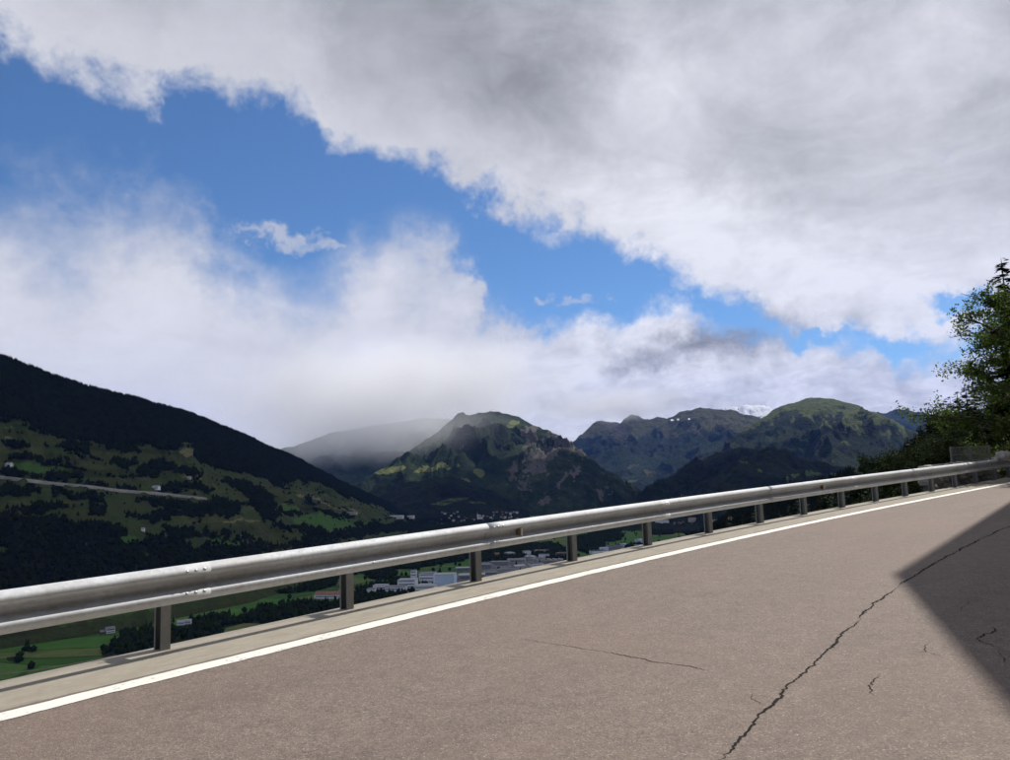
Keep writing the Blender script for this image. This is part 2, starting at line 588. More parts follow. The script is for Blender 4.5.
def flat(color, rough=0.7, var=0.15, scale=3.0, metallic=0.0, world_pos=True):
    def fn(n, b):
        p = n.pos() if world_pos else n.obj()
        k = n.noise(p, scale, 5, 0.65)
        a = tuple(c * (1 - var) for c in color)
        d = tuple(min(1, c * (1 + var)) for c in color)
        n.put(b.inputs['Base Color'], n.mix(n.sstep(k, 0.3, 0.7), a, d))
        b.inputs['Roughness'].default_value = rough
        b.inputs['Metallic'].default_value = metallic
    return fn


def m_mountain(forest_a, forest_b, meadow, rock, scale=1.0):
    def fn(n, b):
        p = n.pos()
        cov = n.attr('cover')
        r, g, bl = n.sep(cov)
        k1 = n.noise(p, 0.0022 / scale, 8, 0.62)
        k2 = n.noise(p, 0.016 / scale, 6, 0.7)
        k3 = n.noise(p, 0.05 / scale, 4, 0.7)
        f = n.mix(n.sstep(n.m('ADD', n.m('MULTIPLY', k1, 0.6), n.m('MULTIPLY', k2, 0.5)), 0.42, 0.7), forest_a, forest_b)
        f = n.mix(n.sstep(k3, 0.35, 0.7, 0.0, 0.5), f, n.vm('SCALE', f, 0.45))
        jit = n.m('MULTIPLY', n.m('SUBTRACT', n.m('ADD', n.m('MULTIPLY', k2, 0.6), n.m('MULTIPLY', k3, 0.5)), 0.55), 1.3)
        mm = n.sstep(n.m('ADD', r, jit), 0.40, 0.56)
        md = n.mix(n.sstep(k2, 0.35, 0.65), n.vm('SCALE', meadow_c(n, meadow), 0.75), n.vm('SCALE', meadow_c(n, meadow), 1.2))
        c = n.mix(mm, f, md)
        rm = n.sstep(n.m('ADD', g, n.m('MULTIPLY', jit, 1.3)), 0.42, 0.62)
        rk = n.mix(n.sstep(k3, 0.3, 0.7), n.vm('SCALE', meadow_c(n, rock), 0.6), n.vm('SCALE', meadow_c(n, rock), 1.25))
        c = n.mix(rm, c, rk)
        sm = n.sstep(n.m('ADD', bl, jit), 0.45, 0.55)
        c = n.mix(sm, c, (0.85, 0.87, 0.9))
        n.put(b.inputs['Base Color'], c)
        b.inputs['Roughness'].default_value = 0.95
        b.inputs['Specular IOR Level'].default_value = 0.05
        h = n.m('ADD', n.m('MULTIPLY', k2, 1.0), n.m('MULTIPLY', k3, 0.5))
        n.l.new(n.bump(h, 0.9, 40.0 * scale), b.inputs['Normal'])
    return fn


def meadow_c(n, c):
    nd = n.new('ShaderNodeRGB')
    nd.outputs[0].default_value = (*c, 1)
    return nd.outputs[0]


def m_fields(n, b):
    """valley floor: parcels of meadow, hay and crop"""
    p = n.pos()
    w = n.vm('ADD', p, n.vm('SCALE', n.vm('SUBTRACT', n.noise(p, 0.004, 3, 0.5, out=1), (0.5, 0.5, 0.5)), 90.0))
    rot = n.new('ShaderNodeMapping')
    rot.inputs['Rotation'].default_value = (0, 0, rad(24))
    rot.inputs['Scale'].default_value = (0.45, 1.0, 0.0)
    n.l.new(w, rot.inputs['Vector'])
    cell = n.sep(n.voro(rot.outputs[0], 0.0085, 'F1', 1))
    edge = n.voro(rot.outputs[0], 0.0085, 'DISTANCE_TO_EDGE')
    c = n.ramp(cell[0], [(0.0, (0.036, 0.090, 0.018)), (0.35, (0.046, 0.115, 0.022)), (0.6, (0.058, 0.132, 0.028)), (0.8, (0.075, 0.14, 0.034)), (0.95, (0.11, 0.125, 0.045))])
    c = n.mix(n.sstep(n.noise(p, 0.03, 5, 0.65), 0.4, 0.7, 0, 0.35), c, (0.022, 0.045, 0.014))
    c = n.mix(n.sstep(edge, 0.035, 0.012, 0, 0.6), c, (0.018, 0.030, 0.010))
    _, g, _ = n.sep(n.attr('cover'))
    k = n.noise(p, 0.012, 6, 0.65)
    c = n.mix(n.sstep(n.m('ADD', g, n.m('MULTIPLY', n.m('SUBTRACT', k, 0.5), 0.9)), 0.40, 0.55), c, (0.013, 0.020, 0.010))
    n.put(b.inputs['Base Color'], c)
    b.inputs['Roughness'].default_value = 0.95
    b.inputs['Specular IOR Level'].default_value = 0.05


def m_hill(n, b):
    """hillside: rough pasture bands, dark woodland ground"""
    p = n.pos()
    r, g, bl = n.sep(n.attr('cover'))
    k1 = n.noise(p, 0.004, 6, 0.6)
    k2 = n.noise(p, 0.03, 5, 0.65)
    k3 = n.noise(p, 0.12, 4, 0.7)
    x, y, z = n.sep(p)
    band = n.noise(n.comb(n.m('MULTIPLY', x, 0.0016), n.m('MULTIPLY', y, 0.0016), n.m('MULTIPLY', z, 0.03)), 1.0, 4, 0.55)
    c = n.ramp(band, [(0.32, (0.026, 0.036, 0.012)), (0.45, (0.048, 0.054, 0.021)), (0.55, (0.036, 0.058, 0.018)), (0.66, (0.075, 0.072, 0.033))])
    c = n.mix(n.sstep(k2, 0.45, 0.7, 0, 0.55), c, (0.022, 0.030, 0.012))
    c = n.mix(n.sstep(k3, 0.5, 0.75, 0, 0.4), c, (0.018, 0.024, 0.011))
    bright = n.sstep(n.m('ADD', r, n.m('MULTIPLY', n.m('SUBTRACT', k2, 0.5), 0.6)), 0.4, 0.6)
    c = n.mix(bright, c, (0.045, 0.095, 0.022))
    pale = n.sstep(n.m('ADD', bl, n.m('MULTIPLY', n.m('SUBTRACT', k2, 0.5), 0.8)), 0.42, 0.6)
    c = n.mix(pale, c, (0.13, 0.125, 0.06))
    c = n.mix(n.sstep(n.m('ADD', g, n.m('MULTIPLY', n.m('SUBTRACT', k2, 0.5), 0.8)), 0.4, 0.6), c, (0.010, 0.014, 0.008))
    n.put(b.inputs['Base Color'], c)
    b.inputs['Roughness'].default_value = 0.95
    b.inputs['Specular IOR Level'].default_value = 0.05
    n.l.new(n.bump(k3, 0.8, 6.0), b.inputs['Normal'])


def m_foliage(ca, cb, scale, cc=None, trans=0.0):
    def fn(n, b):
        p = n.pos()
        k = n.noise(p, scale, 3, 0.7)
        c = n.mix(n.sstep(k, 0.3, 0.7), ca, cb)
        if cc:
            c = n.mix(n.sstep(n.noise(p, scale * 0.2, 3, 0.6), 0.5, 0.7), c, cc)
        n.put(b.inputs['Base Color'], c)
        b.inputs['Roughness'].default_value = 0.7
        b.inputs['Specular IOR Level'].default_value = 0.06 if trans > 0 else 0.0
        if trans > 0:
            out = [x for x in n.n if x.type == 'OUTPUT_MATERIAL'][0]
            t = n.new('ShaderNodeBsdfTranslucent')
            n.put(t.inputs[0], n.mix(0.5, c, (cb[0] * 1.3, cb[1] * 1.5, cb[2])))
            mx = n.new('ShaderNodeMixShader')
            mx.inputs[0].default_value = trans
            n.l.new(b.outputs[0], mx.inputs[1])
            n.l.new(t.outputs[0], mx.inputs[2])
            n.l.new(mx.outputs[0], out.inputs[0])
    return fn


def m_bark(n, b):
    p = n.obj()
    k = n.noise(n.vm('MULTIPLY', p, (6, 6, 1.2)), 3.0, 6, 0.7)
    n.put(b.inputs['Base Color'], n.mix(k, (0.020, 0.016, 0.012), (0.075, 0.060, 0.048)))
    b.inputs['Roughness'].default_value = 0.95
    n.l.new(n.bump(k, 0.8, 0.03), b.inputs['Normal'])


def m_stone(n, b):
    p = n.obj()
    k = n.noise(p, 5.0, 6, 0.7)
    info = n.new('ShaderNodeObjectInfo').outputs['Random']
    c = n.mix(k, (0.15, 0.145, 0.14), (0.36, 0.345, 0.32))
    c = n.mix(n.m('MULTIPLY', info, 0.6), c, (0.24, 0.225, 0.20))
    n.put(b.inputs['Base Color'], c)
    b.inputs['Roughness'].default_value = 0.9
    n.l.new(n.bump(n.noise(p, 14, 5, 0.7), 0.6, 0.03), b.inputs['Normal'])


M = {}
M['asphalt'] = mat('asphalt', m_asphalt)
M['paint'] = mat('road_paint', m_paint)
M['kerb'] = mat('kerb_concrete', m_kerb)
M['crack'] = mat('crack_dark', m_crack)
M['galv'] = mat('galvanised_steel', m_galv)
M['post'] = mat('weathered_post_steel', m_galv_post)
M['bolt'] = mat('bolt_steel', flat((0.55, 0.55, 0.55), 0.35, 0.1, 30, 0.7))
M['refl_white'] = mat('reflector_white', flat((0.75, 0.72, 0.62), 0.3, 0.05, 40))
M['refl_side'] = mat('reflector_side', flat((0.20, 0.13, 0.06), 0.6, 0.2, 40))
M['hill'] = mat('hill_pasture', m_hill)
M['fields'] = mat('valley_fields', m_fields)
M['mt_c'] = mat('cliff_mountain', m_mountain((0.013, 0.024, 0.014), (0.040, 0.060, 0.027), (0.14, 0.16, 0.06), (0.110, 0.104, 0.094)))
M['mt_d'] = mat('far_range', m_mountain((0.010, 0.017, 0.010), (0.022, 0.036, 0.016), (0.056, 0.060, 0.028), (0.080, 0.070, 0.060), 1.6))
M['mt_f'] = mat('dome_mountain', m_mountain((0.010, 0.016, 0.009), (0.026, 0.040, 0.017), (0.070, 0.085, 0.030), (0.09, 0.08, 0.066), 1.2))
M['mt_s'] = mat('forest_shoulder', m_mountain((0.008, 0.013, 0.008), (0.019, 0.029, 0.013), (0.075, 0.105, 0.030), (0.12, 0.11, 0.10), 1.0))
M['forest_far'] = mat('forest_needles_far', m_foliage((0.006, 0.009, 0.006), (0.014, 0.020, 0.010), 0.05, (0.011, 0.017, 0.008)))
M['grove'] = mat('grove_leaves', m_foliage((0.007, 0.012, 0.006), (0.020, 0.030, 0.010), 0.06, (0.012, 0.018, 0.008)))
M['needle'] = mat('spruce_needles', m_foliage((0.007, 0.013, 0.007), (0.022, 0.034, 0.012), 1.6, (0.014, 0.023, 0.009), 0.1))
M['leaf'] = mat('ash_leaves', m_foliage((0.030, 0.050, 0.013), (0.095, 0.130, 0.032), 1.4, (0.060, 0.086, 0.022), 0.4))
M['leaf_dark'] = mat('shrub_leaves', m_foliage((0.009, 0.017, 0.006), (0.026, 0.040, 0.012), 1.2, (0.016, 0.026, 0.009), 0.2))
M['bark'] = mat('bark', m_bark)
M['stone'] = mat('wall_stone', m_stone)
M['pale_stone'] = mat('pale_boulder', flat((0.46, 0.44, 0.40), 0.9, 0.3, 6))
M['paving'] = mat('yard_paving', flat((0.085, 0.085, 0.088), 0.9, 0.45, 0.03))
M['lane'] = mat('pale_lane', flat((0.22, 0.21, 0.19), 0.9, 0.2, 0.05))
M['white_wall'] = mat('white_plaster', flat((0.70, 0.71, 0.72), 0.85, 0.08, 0.2))
M['render_dull'] = mat('dull_render', flat((0.34, 0.33, 0.31), 0.85, 0.15, 0.2))
M['cream_wall'] = mat('cream_plaster', flat((0.42, 0.38, 0.31), 0.85, 0.08, 0.2))
M['grey_wall'] = mat('grey_cladding', flat((0.20, 0.21, 0.23), 0.7, 0.1, 0.2))
M['blue_wall'] = mat('pale_blue_cladding', flat((0.50, 0.58, 0.72), 0.6, 0.06, 0.2))
M['roof_grey'] = mat('grey_sheet_roof', flat((0.12, 0.12, 0.13), 0.6, 0.2, 0.15))
M['roof_pale'] = mat('pale_flat_roof', flat((0.28, 0.285, 0.30), 0.7, 0.15, 0.15))
M['roof_red'] = mat('terracotta_roof', flat((0.20, 0.10, 0.065), 0.85, 0.25, 0.2))
M['roof_brown'] = mat('brown_roof', flat((0.12, 0.085, 0.065), 0.85, 0.25, 0.2))
M['window'] = mat('dark_glazing', flat((0.035, 0.04, 0.05), 0.2, 0.1, 1))
M['timber'] = mat('dark_timber', flat((0.09, 0.055, 0.033), 0.8, 0.3, 4))
M['mesh_wire'] = mat('fence_wire', flat((0.22, 0.22, 0.21), 0.5, 0.15, 8, 0.6))
M['verge'] = mat('verge_grass', m_foliage((0.03, 0.045, 0.014), (0.07, 0.09, 0.03), 3.0, (0.09, 0.085, 0.045)))
M['dirt'] = mat('bare_earth', flat((0.16, 0.125, 0.09), 0.95, 0.3, 0.05))
M['slope'] = mat('slope_undergrowth', m_foliage((0.012, 0.018, 0.008), (0.035, 0.050, 0.018), 0.6, (0.03, 0.035, 0.016)))

# ------------------------------------------------------------------ the road's centre of reference: the guardrail post line
DS = 0.1
S_MIN, S_MAX = -30.0, 90.0
_s = np.arange(S_MIN, S_MAX + DS / 2, DS)


def _heading(s):
    t = np.clip(s, -12, 34) / 10
    h = 0.68578 + 0.05204 * t + np.where(t > 0, 0.02639 * t ** 2 - 0.01141 * t ** 3, 0)
    return h + np.where(s > 34, (s - 34) * 0.012, 0) + np.where(s < -12, (s + 12) * 0.004, 0)


_h = _heading(_s)
_x = np.concatenate([[0], np.cumsum(np.sin((_h[1:] + _h[:-1]) / 2) * DS)])
_y = np.concatenate([[0], np.cumsum(np.cos((_h[1:] + _h[:-1]) / 2) * DS)])
_i0 = int(round(-S_MIN / DS))
_x += -2.96323 - _x[_i0]
_y += 7.0371 - _y[_i0]
_sc = np.clip(_s, -30, 36)
_z = 0.02709 * _sc + 0.00172 * _sc ** 2 / 100 + np.where(_s > 36, (_s - 36) * 0.028, 0)


def road_pt(s, o, dz=0.0):
    s = np.asarray(s, dtype=float)
    o = np.asarray(o, dtype=float)
    x = np.interp(s, _s, _x)
    y = np.interp(s, _s, _y)
    h = np.interp(s, _s, _h)
    z = np.interp(s, _s, _z)
    return np.stack([x + o * np.cos(h), y - o * np.sin(h), z + dz], -1)


def sweep(name, ss, oo, zz, material, uvw=True):
    """sheet swept along the road: lateral positions oo with heights zz"""
    S, O = np.meshgrid(ss, oo, indexing='ij')
    Z = np.broadcast_to(np.asarray(zz, float), S.shape)
    V = road_pt(S, O) + np.stack([0 * S, 0 * S, Z], -1)
    cov = np.stack([S, O, 0 * S, np.ones_like(S)], -1).reshape(-1, 4)
    F = grid_faces(len(ss), len(oo))[:, ::-1]
    return np_mesh(name, V.reshape(-1, 3), F, 4, material, False, cov)


SS = np.arange(-22, 80.1, 0.5)
road = tag(obj('road', sweep('road', SS, np.linspace(0.70, 7.2, 27), 0.0, M['asphalt'])), 'worn brown grey asphalt mountain road with a long crack', 'road', kind='structure')
ls = np.concatenate([np.arange(-6, 20, 0.03), np.arange(20, 80, 0.25)])
e0 = 0.716 + 0.006 * fbm(ls * 4.0, 0 * ls, 4, 71, 0.7)
e1 = 0.925 + 0.007 * fbm(ls * 4.0, 0 * ls + 9, 4, 72, 0.7)
LV = np.stack([road_pt(ls, e0, 0.004), road_pt(ls, e1, 0.004)], 1).reshape(-1, 3)
li = np.arange(len(ls) - 1) * 2
line = obj('painted_edge_line', np_mesh('painted_edge_line', LV, np.stack([li, li + 1, li + 3, li + 2], 1), 4, M['paint']), road)
shoulder = tag(obj('kerb', sweep('kerb', SS, np.array([-0.235, -0.215, 0.05, 0.40, 0.71]), np.array([-0.40, 0.012, 0.016, 0.010, 0.002]), M['kerb'])),
               'pale concrete edge strip between white line and drop', 'kerb', kind='structure')
verge = tag(obj('verge', sweep('verge', SS, np.array([7.2, 7.35, 7.7, 8.1]), np.array([-0.01, 0.03, 0.06, 0.10]), M['verge'])),
            'grass strip beside the asphalt opposite the guardrail', 'verge', kind='structure')
bo = np.concatenate([[8.1, 8.6], np.linspace(9.5, 75, 34)])
BS_, BO_ = np.meshgrid(np.arange(-30, 80.1, 2.0), bo, indexing='ij')
bz = 0.10 + np.clip(BO_ - 8.1, 0, 3) * 1.7 + np.clip(BO_ - 11.1, 0, 100) * 1.02  # mountainside out of view, steepened to cut sky light on rail and road
bz = bz + fbm(BS_ / 7.0, BO_ / 7.0, 4, 61) * np.clip((BO_ - 8.1) * 0.25, 0, 1.6)
BP = road_pt(BS_, BO_)
BP[..., 2] += bz
bank = tag(obj('bank', np_mesh('bank', BP.reshape(-1, 3), grid_faces(*BS_.shape)[:, ::-1], 4, M['slope'], True)), 'unseen wooded mountainside raised steep behind the road to cut sky light', 'slope', kind='structure')


def crack(pts, w0, w1, seed, wob=0.035, step=0.025, name='crack'):
    """thin broken-edged crack along (s,o) points"""
    r = np.random.default_rng(seed)
    pts = np.array(pts, float)
    seg = np.hypot(*np.diff(pts, axis=0).T)
    L = np.concatenate([[0], np.cumsum(seg)])
    t = np.arange(0, L[-1], step)
    s = np.interp(t, L, pts[:, 0])
    o = np.interp(t, L, pts[:, 1])
    d = wob * (fbm(t * 2.2, 0 * t + seed, 4, seed, 0.6) * 1.0) + 0.006 * r.standard_normal(len(t))
    tv = np.stack([np.gradient(s), np.gradient(o)], 1)
    tv /= np.linalg.norm(tv, axis=1)[:, None]
    nv = np.stack([-tv[:, 1], tv[:, 0]], 1)
    c = np.stack([s, o], 1) + nv * d[:, None]
    w = np.interp(t, [0, L[-1]], [w0, w1]) * np.clip(0.75 + 0.7 * fbm(t * 3.1, 0 * t + 3.3, 3, seed + 9), 0.15, 1.35)
    w *= np.clip(np.minimum(t, L[-1] - t) / 0.15, 0.05, 1)
    a = c + nv * (w * (0.5 + 0.25 * r.random(len(t))))[:, None]
    b_ = c - nv * (w * (0.5 + 0.25 * r.random(len(t))))[:, None]
    V = np.stack([road_pt(a[:, 0], a[:, 1], 0.0025), road_pt(b_[:, 0], b_[:, 1], 0.0025)], 1).reshape(-1, 3)
    k = np.arange(len(t) - 1) * 2
    F = np.stack([k, k + 1, k + 3, k + 2], 1)
    return obj(name, np_mesh(name, V, F, 4, M['crack']), road)


crack([(-1.5, 5.2), (0.2, 4.96), (0.8, 4.89), (2.2, 4.76), (4.65, 4.49), (7.15, 4.32), (11.45, 4.2), (16, 4.15), (24, 4.1)], 0.0095, 0.028, 3, 0.018)
crack([(1.75, 2.35), (1.72, 2.9), (1.70, 3.3), (1.62, 3.8), (1.55, 4.25)], 0.004, 0.007, 5, 0.02)
crack([(2.6, 5.75), (3.1, 5.7), (3.3, 5.55), (3.8, 5.6)], 0.007, 0.011, 8, 0.05)
crack([(3.3, 5.6), (3.2, 5.9), (2.9, 6.1)], 0.007, 0.006, 9, 0.05)
crack([(2.6, 5.2), (2.75, 5.3), (3.0, 5.25)], 0.004, 0.005, 10, 0.04)
crack([(2.75, 5.3), (2.65, 5.45)], 0.006, 0.006, 12, 0.04)
crack([(5.0, 5.2), (4.6, 5.15), (4.3, 5.2)], 0.005, 0.005, 13, 0.04)
crack([(1.5, 5.3), (1.8, 5.2), (2.0, 5.25)], 0.005, 0.005, 14, 0.04)
for k_, (s_, o_) in enumerate(((0.9, 4.86), (2.9, 4.68), (3.9, 4.58), (5.4, 4.44), (7.9, 4.30))):   # hairline forks off the long crack
    sg = 1 if k_ % 2 else -1
    crack([(s_, o_), (s_ + 0.12, o_ + 0.05 * sg), (s_ + 0.2, o_ + 0.15 * sg), (s_ + 0.36, o_ + 0.2 * sg)], 0.006, 0.003, 30 + k_, 0.02)

# ------------------------------------------------------------------ terrain sheets
FLOOR = -255.0


def interp_pts(pts, q):
    """smooth interpolation of (az,value) pairs"""
    P = np.array(sorted(pts))
    v = np.interp(q, P[:, 0], P[:, 1])
    k = max(3, int(len(q) * 0.012) | 1)
    ker = np.hanning(k + 2)[1:-1]
    ker /= ker.sum()
    vp = np.pad(v, k // 2, mode='edge')
    return np.convolve(vp, ker, 'valid')


class Layer:
    """a mountain: crest line, foot and back, gullied front slope"""
    def __init__(self, crest, foot, naz, nt, seed, power=1.0, amp=60, spur=400, crest_noise=3.0, back=0.6, base=FLOOR, crest_w=0.25, warp=1.0):
        C = [(*azel(px, py), r) for px, py, r in crest]
        az = np.linspace(min(c[0] for c in C), max(c[0] for c in C), naz)
        el = interp_pts([(c[0], c[1]) for c in C], az)
        rc = interp_pts([(c[0], c[2]) for c in C], az)
        zc = CAM_H + np.tan(el) * rc
        rf = interp_pts([(azel(px, 450)[0], r) for px, r in foot], az)
        nb = max(8, nt // 7)
        t = np.concatenate([np.linspace(0, 1, nt), 1 + np.linspace(0, back, nb + 1)[1:]])
        A, T = np.meshgrid(az, t, indexing='ij')
        RC, RF, ZC = rc[:, None], rf[:, None], zc[:, None]
        Rr = RF + T * (RC - RF)
        X = np.sin(A) * Rr
        Y = np.cos(A) * Rr
        tt = np.clip(T, 0, 1)
        prof = tt ** power
        Z = base + (ZC - base) * prof
        Z = np.where(T > 1, ZC - (ZC - base) * np.clip((T - 1) / back, 0, 1) ** 1.4 * 0.9, Z)
        U = A * np.mean(rc) / spur
        W = (Rr / spur) * 0.35
        wx = fbm(X / spur * 0.5, Y / spur * 0.5, 4, seed + 50) * 0.7 * warp
        g = ridged(U + wx, W + wx * 0.6, 6, seed, 0.52)
        w = np.where(T <= 1, np.sin(np.clip(tt, 0, 1) * math.pi * 0.5) ** 0.7 * (1 - (1 - crest_w) * smooth01(tt, 0.55, 1.0)), crest_w)
        w = w * smooth01(tt, 0.0, 0.12)
        Z = Z + (g - 0.35) * amp * w
        Z = Z + fbm(X / (spur * 0.16), Y / (spur * 0.16), 4, seed + 20) * crest_noise * (0.4 + 0.6 * smooth01(tt, 0.1, 0.6))
        self.az, self.t, self.A, self.T, self.X, self.Y, self.Z = az, t, A, T, X, Y, Z
        self.naz, self.nt = len(az), len(t)
        self.g = g
        self.PX, self.PY = to_px(X, Y, Z)
        gx = np.gradient(Z, axis=1) / np.maximum(np.abs(np.gradient(Rr, axis=1)), 1)
        self.slope = gx

    def mesh(self, name, material, cover):
        V = np.stack([self.X, self.Y, self.Z], -1).reshape(-1, 3)
        return np_mesh(name, V, grid_faces(self.naz, self.nt)[:, ::-1], 4, material, True, cover.reshape(-1, 4))

    def sample(self, i, j, arr):
        i0 = np.clip(i.astype(int), 0, self.naz - 2)
        j0 = np.clip(j.astype(int), 0, self.nt - 2)
        a, b = i - i0, j - j0
        return (arr[i0, j0] * (1 - a) + arr[i0 + 1, j0] * a) * (1 - b) + (arr[i0, j0 + 1] * (1 - a) + arr[i0 + 1, j0 + 1] * a) * b


def ellip(PX, PY, items, soft=0.35, warp=0.0):
    """land cover patches: soft union of ellipses (cx, cy, rx, ry, rot degrees)"""
    out = np.zeros_like(PX)
    if warp:
        wx = fbm(PX / 9.0, PY / 9.0, 4, 301, 0.6) * warp
        wy = fbm(PX / 9.0 + 40, PY / 9.0, 4, 302, 0.6) * warp * 0.8
        PX, PY = PX + wx, PY + wy
    for cx, cy, rx, ry, rot in items:
        c, s = math.cos(rad(rot)), math.sin(rad(rot))
        u = ((PX - cx) * c + (PY - cy) * s) / rx
        v = (-(PX - cx) * s + (PY - cy) * c) / ry
        d = np.sqrt(u * u + v * v)
        out = np.maximum(out, 1 - smooth01(d, 1 - soft, 1 + soft))
    return out


def cover4(r, g, b):
    return np.stack([r, g, b, np.ones_like(r)], -1)


# far hazy mountain whose top is lost in cloud
L1 = Layer([(170, 500, 10500), (230, 470, 10500), (280, 450, 10500), (330, 436, 10500), (380, 426, 10500), (430, 418, 10500), (480, 416, 10500), (540, 432, 10500)],
           [(170, 7000), (540, 7000)], 220, 90, 11, 0.9, 150, 900, 10)
c1 = cover4(smooth01(L1.Z, 700, 1100) * 0.3, np.zeros_like(L1.Z), np.zeros_like(L1.Z))
tag(obj('mountain', L1.mesh('mountain', M['mt_c'], c1)), 'hazy forested mountain with its top lost in low cloud', 'mountain', kind='structure')

# the cliff mountain
L2 = Layer([(330, 505, 6600), (355, 487, 6800), (385, 466, 7000), (410, 452, 7200), (440, 432, 7400), (458, 415, 7600), (478, 412, 7800), (497, 413, 7800), (520, 418, 7700), (540, 427, 7500), (562, 437, 7200), (585, 456, 6900), (605, 476, 6700), (622, 490, 6600), (640, 503, 6500), (660, 520, 6400)],
           [(330, 5600), (420, 5800), (500, 5300), (600, 5200), (660, 5600)], 440, 220, 21, 0.85, 150, 460, 7, crest_w=0.12)
rk = ellip(L2.PX, L2.PY, [(568, 443, 24, 9, 30), (548, 452, 16, 10, -30), (540, 462, 8, 20, 25), (530, 436, 7, 14, 10), (527, 450, 3, 14, 0), (522, 487, 6, 6, 0), (546, 497, 5, 4, 0), (534, 470, 5, 13, 20), (562, 480, 4, 9, 10), (555, 455, 7, 6, 0), (600, 492, 8, 3, -15), (575, 470, 4, 8, 30), (516, 470, 4, 10, 10)], 0.8, 7.0) * 0.85
rk = np.maximum(rk, 0.32 * smooth01(L2.PX, 495, 520) * smooth01(L2.g, 0.2, 0.9))
md = ellip(L2.PX, L2.PY, [(388, 471, 15, 3.5, -10), (430, 469, 17, 3.2, -8), (442, 466, 5, 4, 0), (480, 473, 7.5, 4, 10), (465, 484, 7, 3, 20), (459, 467, 3, 1.5, 0), (464, 446, 4, 1, -10), (513, 425, 7, 3, -20), (400, 468, 8, 2, -10)], 0.3, 2.2)
md = np.maximum(md, 0.30 * smooth01(L2.PY, 440, 415) * smooth01(L2.PX, 540, 470))
tag(obj('mountain', L2.mesh('mountain', M['mt_c'], cover4(md, rk, 0 * md))), 'steep wooded mountain with a broken rock face beyond the village', 'mountain', kind='structure')

# far range with bare crest
L3 = Layer([(540, 470, 13500), (560, 452, 13500), (580, 436, 13500), (592, 426, 13500), (605, 421, 13300), (620, 422, 13000), (632, 417, 13000), (645, 421, 13000), (655, 419, 13000), (668, 420, 12800), (680, 414, 12600), (692, 410, 12500), (703, 408, 12500), (716, 409, 12500), (730, 410, 12500), (744, 416, 12500), (770, 426, 12500), (800, 436, 12500), (830, 450, 12500)],
           [(540, 8500), (830, 8500)], 360, 170, 31, 1.0, 170, 800, 16, crest_w=0.28)
alp = smooth01(L3.PY + fbm(L3.PX / 16, L3.PY / 16, 4, 67, 0.6) * 7, 446, 428) * 0.62 + 0.25 * smooth01(L3.g, 0.2, 1.0) * smooth01(L3.PY, 452, 436)
alp = np.maximum(alp, ellip(L3.PX, L3.PY, [(634, 465, 5, 2, -20), (647, 457, 3, 1, 0), (650, 475, 8, 4, 10), (628, 482, 8, 2.5, -15), (700, 418, 20, 9, 0), (648, 428, 10, 8, 0)], 0.6, 4.0) * 0.7)
rk3 = 0.34 * smooth01(L3.PY, 436, 424) * smooth01(-L3.g, -0.7, 0.2) + ellip(L3.PX, L3.PY, [(612, 430, 14, 9, 0), (660, 440, 2, 6, 10), (628, 444, 2, 6, 10), (690, 432, 3, 6, 0)], 0.6, 5.0) * 0.5
sn = ellip(L3.PX, L3.PY, [(672, 420, 2, 1, 0), (678, 419.5, 1.5, 1, 0), (689, 419, 1, .8, 0)], 0.4) * 0.8
tag(obj('mountain', L3.mesh('mountain', M['mt_d'], cover4(alp, rk3, sn))), 'far mountain range with bare brown crest touching the cloud', 'mountain', kind='structure')

# snow peak
L4 = Layer([(690, 440, 19000), (715, 420, 19000), (732, 403, 19000), (742, 399, 19000), (752, 401, 19000), (764, 400, 19000), (776, 405, 19000), (800, 425, 19000), (830, 440, 19000)],
           [(690, 15500), (830, 15500)], 200, 70, 41, 1.0, 260, 900, 25, crest_w=0.4)
tag(obj('mountain', L4.mesh('mountain', M['mt_d'], cover4(0 * L4.Z, 0.5 * smooth01(L4.g, -0.2, -0.7), smooth01(L4.PY, 424, 414) * (0.88 + 0.22 * L4.g)))), 'distant peak streaked with snow behind the green range', 'mountain', kind='structure')

# far ridge at the right
L5 = Layer([(830, 440, 16000), (870, 416, 16000), (900, 409, 16000), (925, 410, 16000), (950, 414, 16000), (1000, 405, 16000), (1080, 420, 16000)],
           [(830, 12500), (1080, 12500)], 160, 60, 51, 1.0, 200, 900, 14)
tag(obj('mountain', L5.mesh('mountain', M['mt_d'], cover4(0.4 * smooth01(L5.PY, 430, 415), 0 * L5.Z, 0 * L5.Z))), 'faint blue ridge behind the right hand trees', 'mountain', kind='structure')

# green dome mountain
L6 = Layer([(690, 462, 9000), (715, 448, 9000), (740, 433, 9200), (760, 420, 9200), (778, 409, 9300), (795, 402, 9300), (812, 398.5, 9300), (826, 398.5, 9300), (840, 402, 9200), (858, 404, 9200), (875, 411, 9100), (892, 421, 9000), (915, 432, 8900), (940, 442, 8800), (1000, 460, 8600), (1080, 480, 8600)],
           [(690, 6200), (800, 5600), (900, 5200), (1080, 5400)], 440, 190, 61, 0.95, 170, 620, 9, crest_w=0.12)
md = np.maximum(smooth01(L6.PY - 0.10 * np.abs(L6.PX - 815) + fbm(L6.PX / 14, L6.PY / 20, 4, 66, 0.6) * 9 - L6.g * 3, 426, 405) * 0.70, ellip(L6.PX, L6.PY, [(855, 421, 4, 17, -28), (846, 414, 5, 10, -35), (862, 433, 13, 1.8, -7), (845, 432, 5, 2.5, 15), (887, 434, 4, 9, -35), (822, 424, 3, 8, -25), (828, 431, 3, 5, -30), (790, 420, 5, 3, -20), (848, 444, 6, 1.5, 10), (832, 459, 4, 2, 20), (810, 412, 20, 6, 0)], 0.8, 4.0) * 0.62)
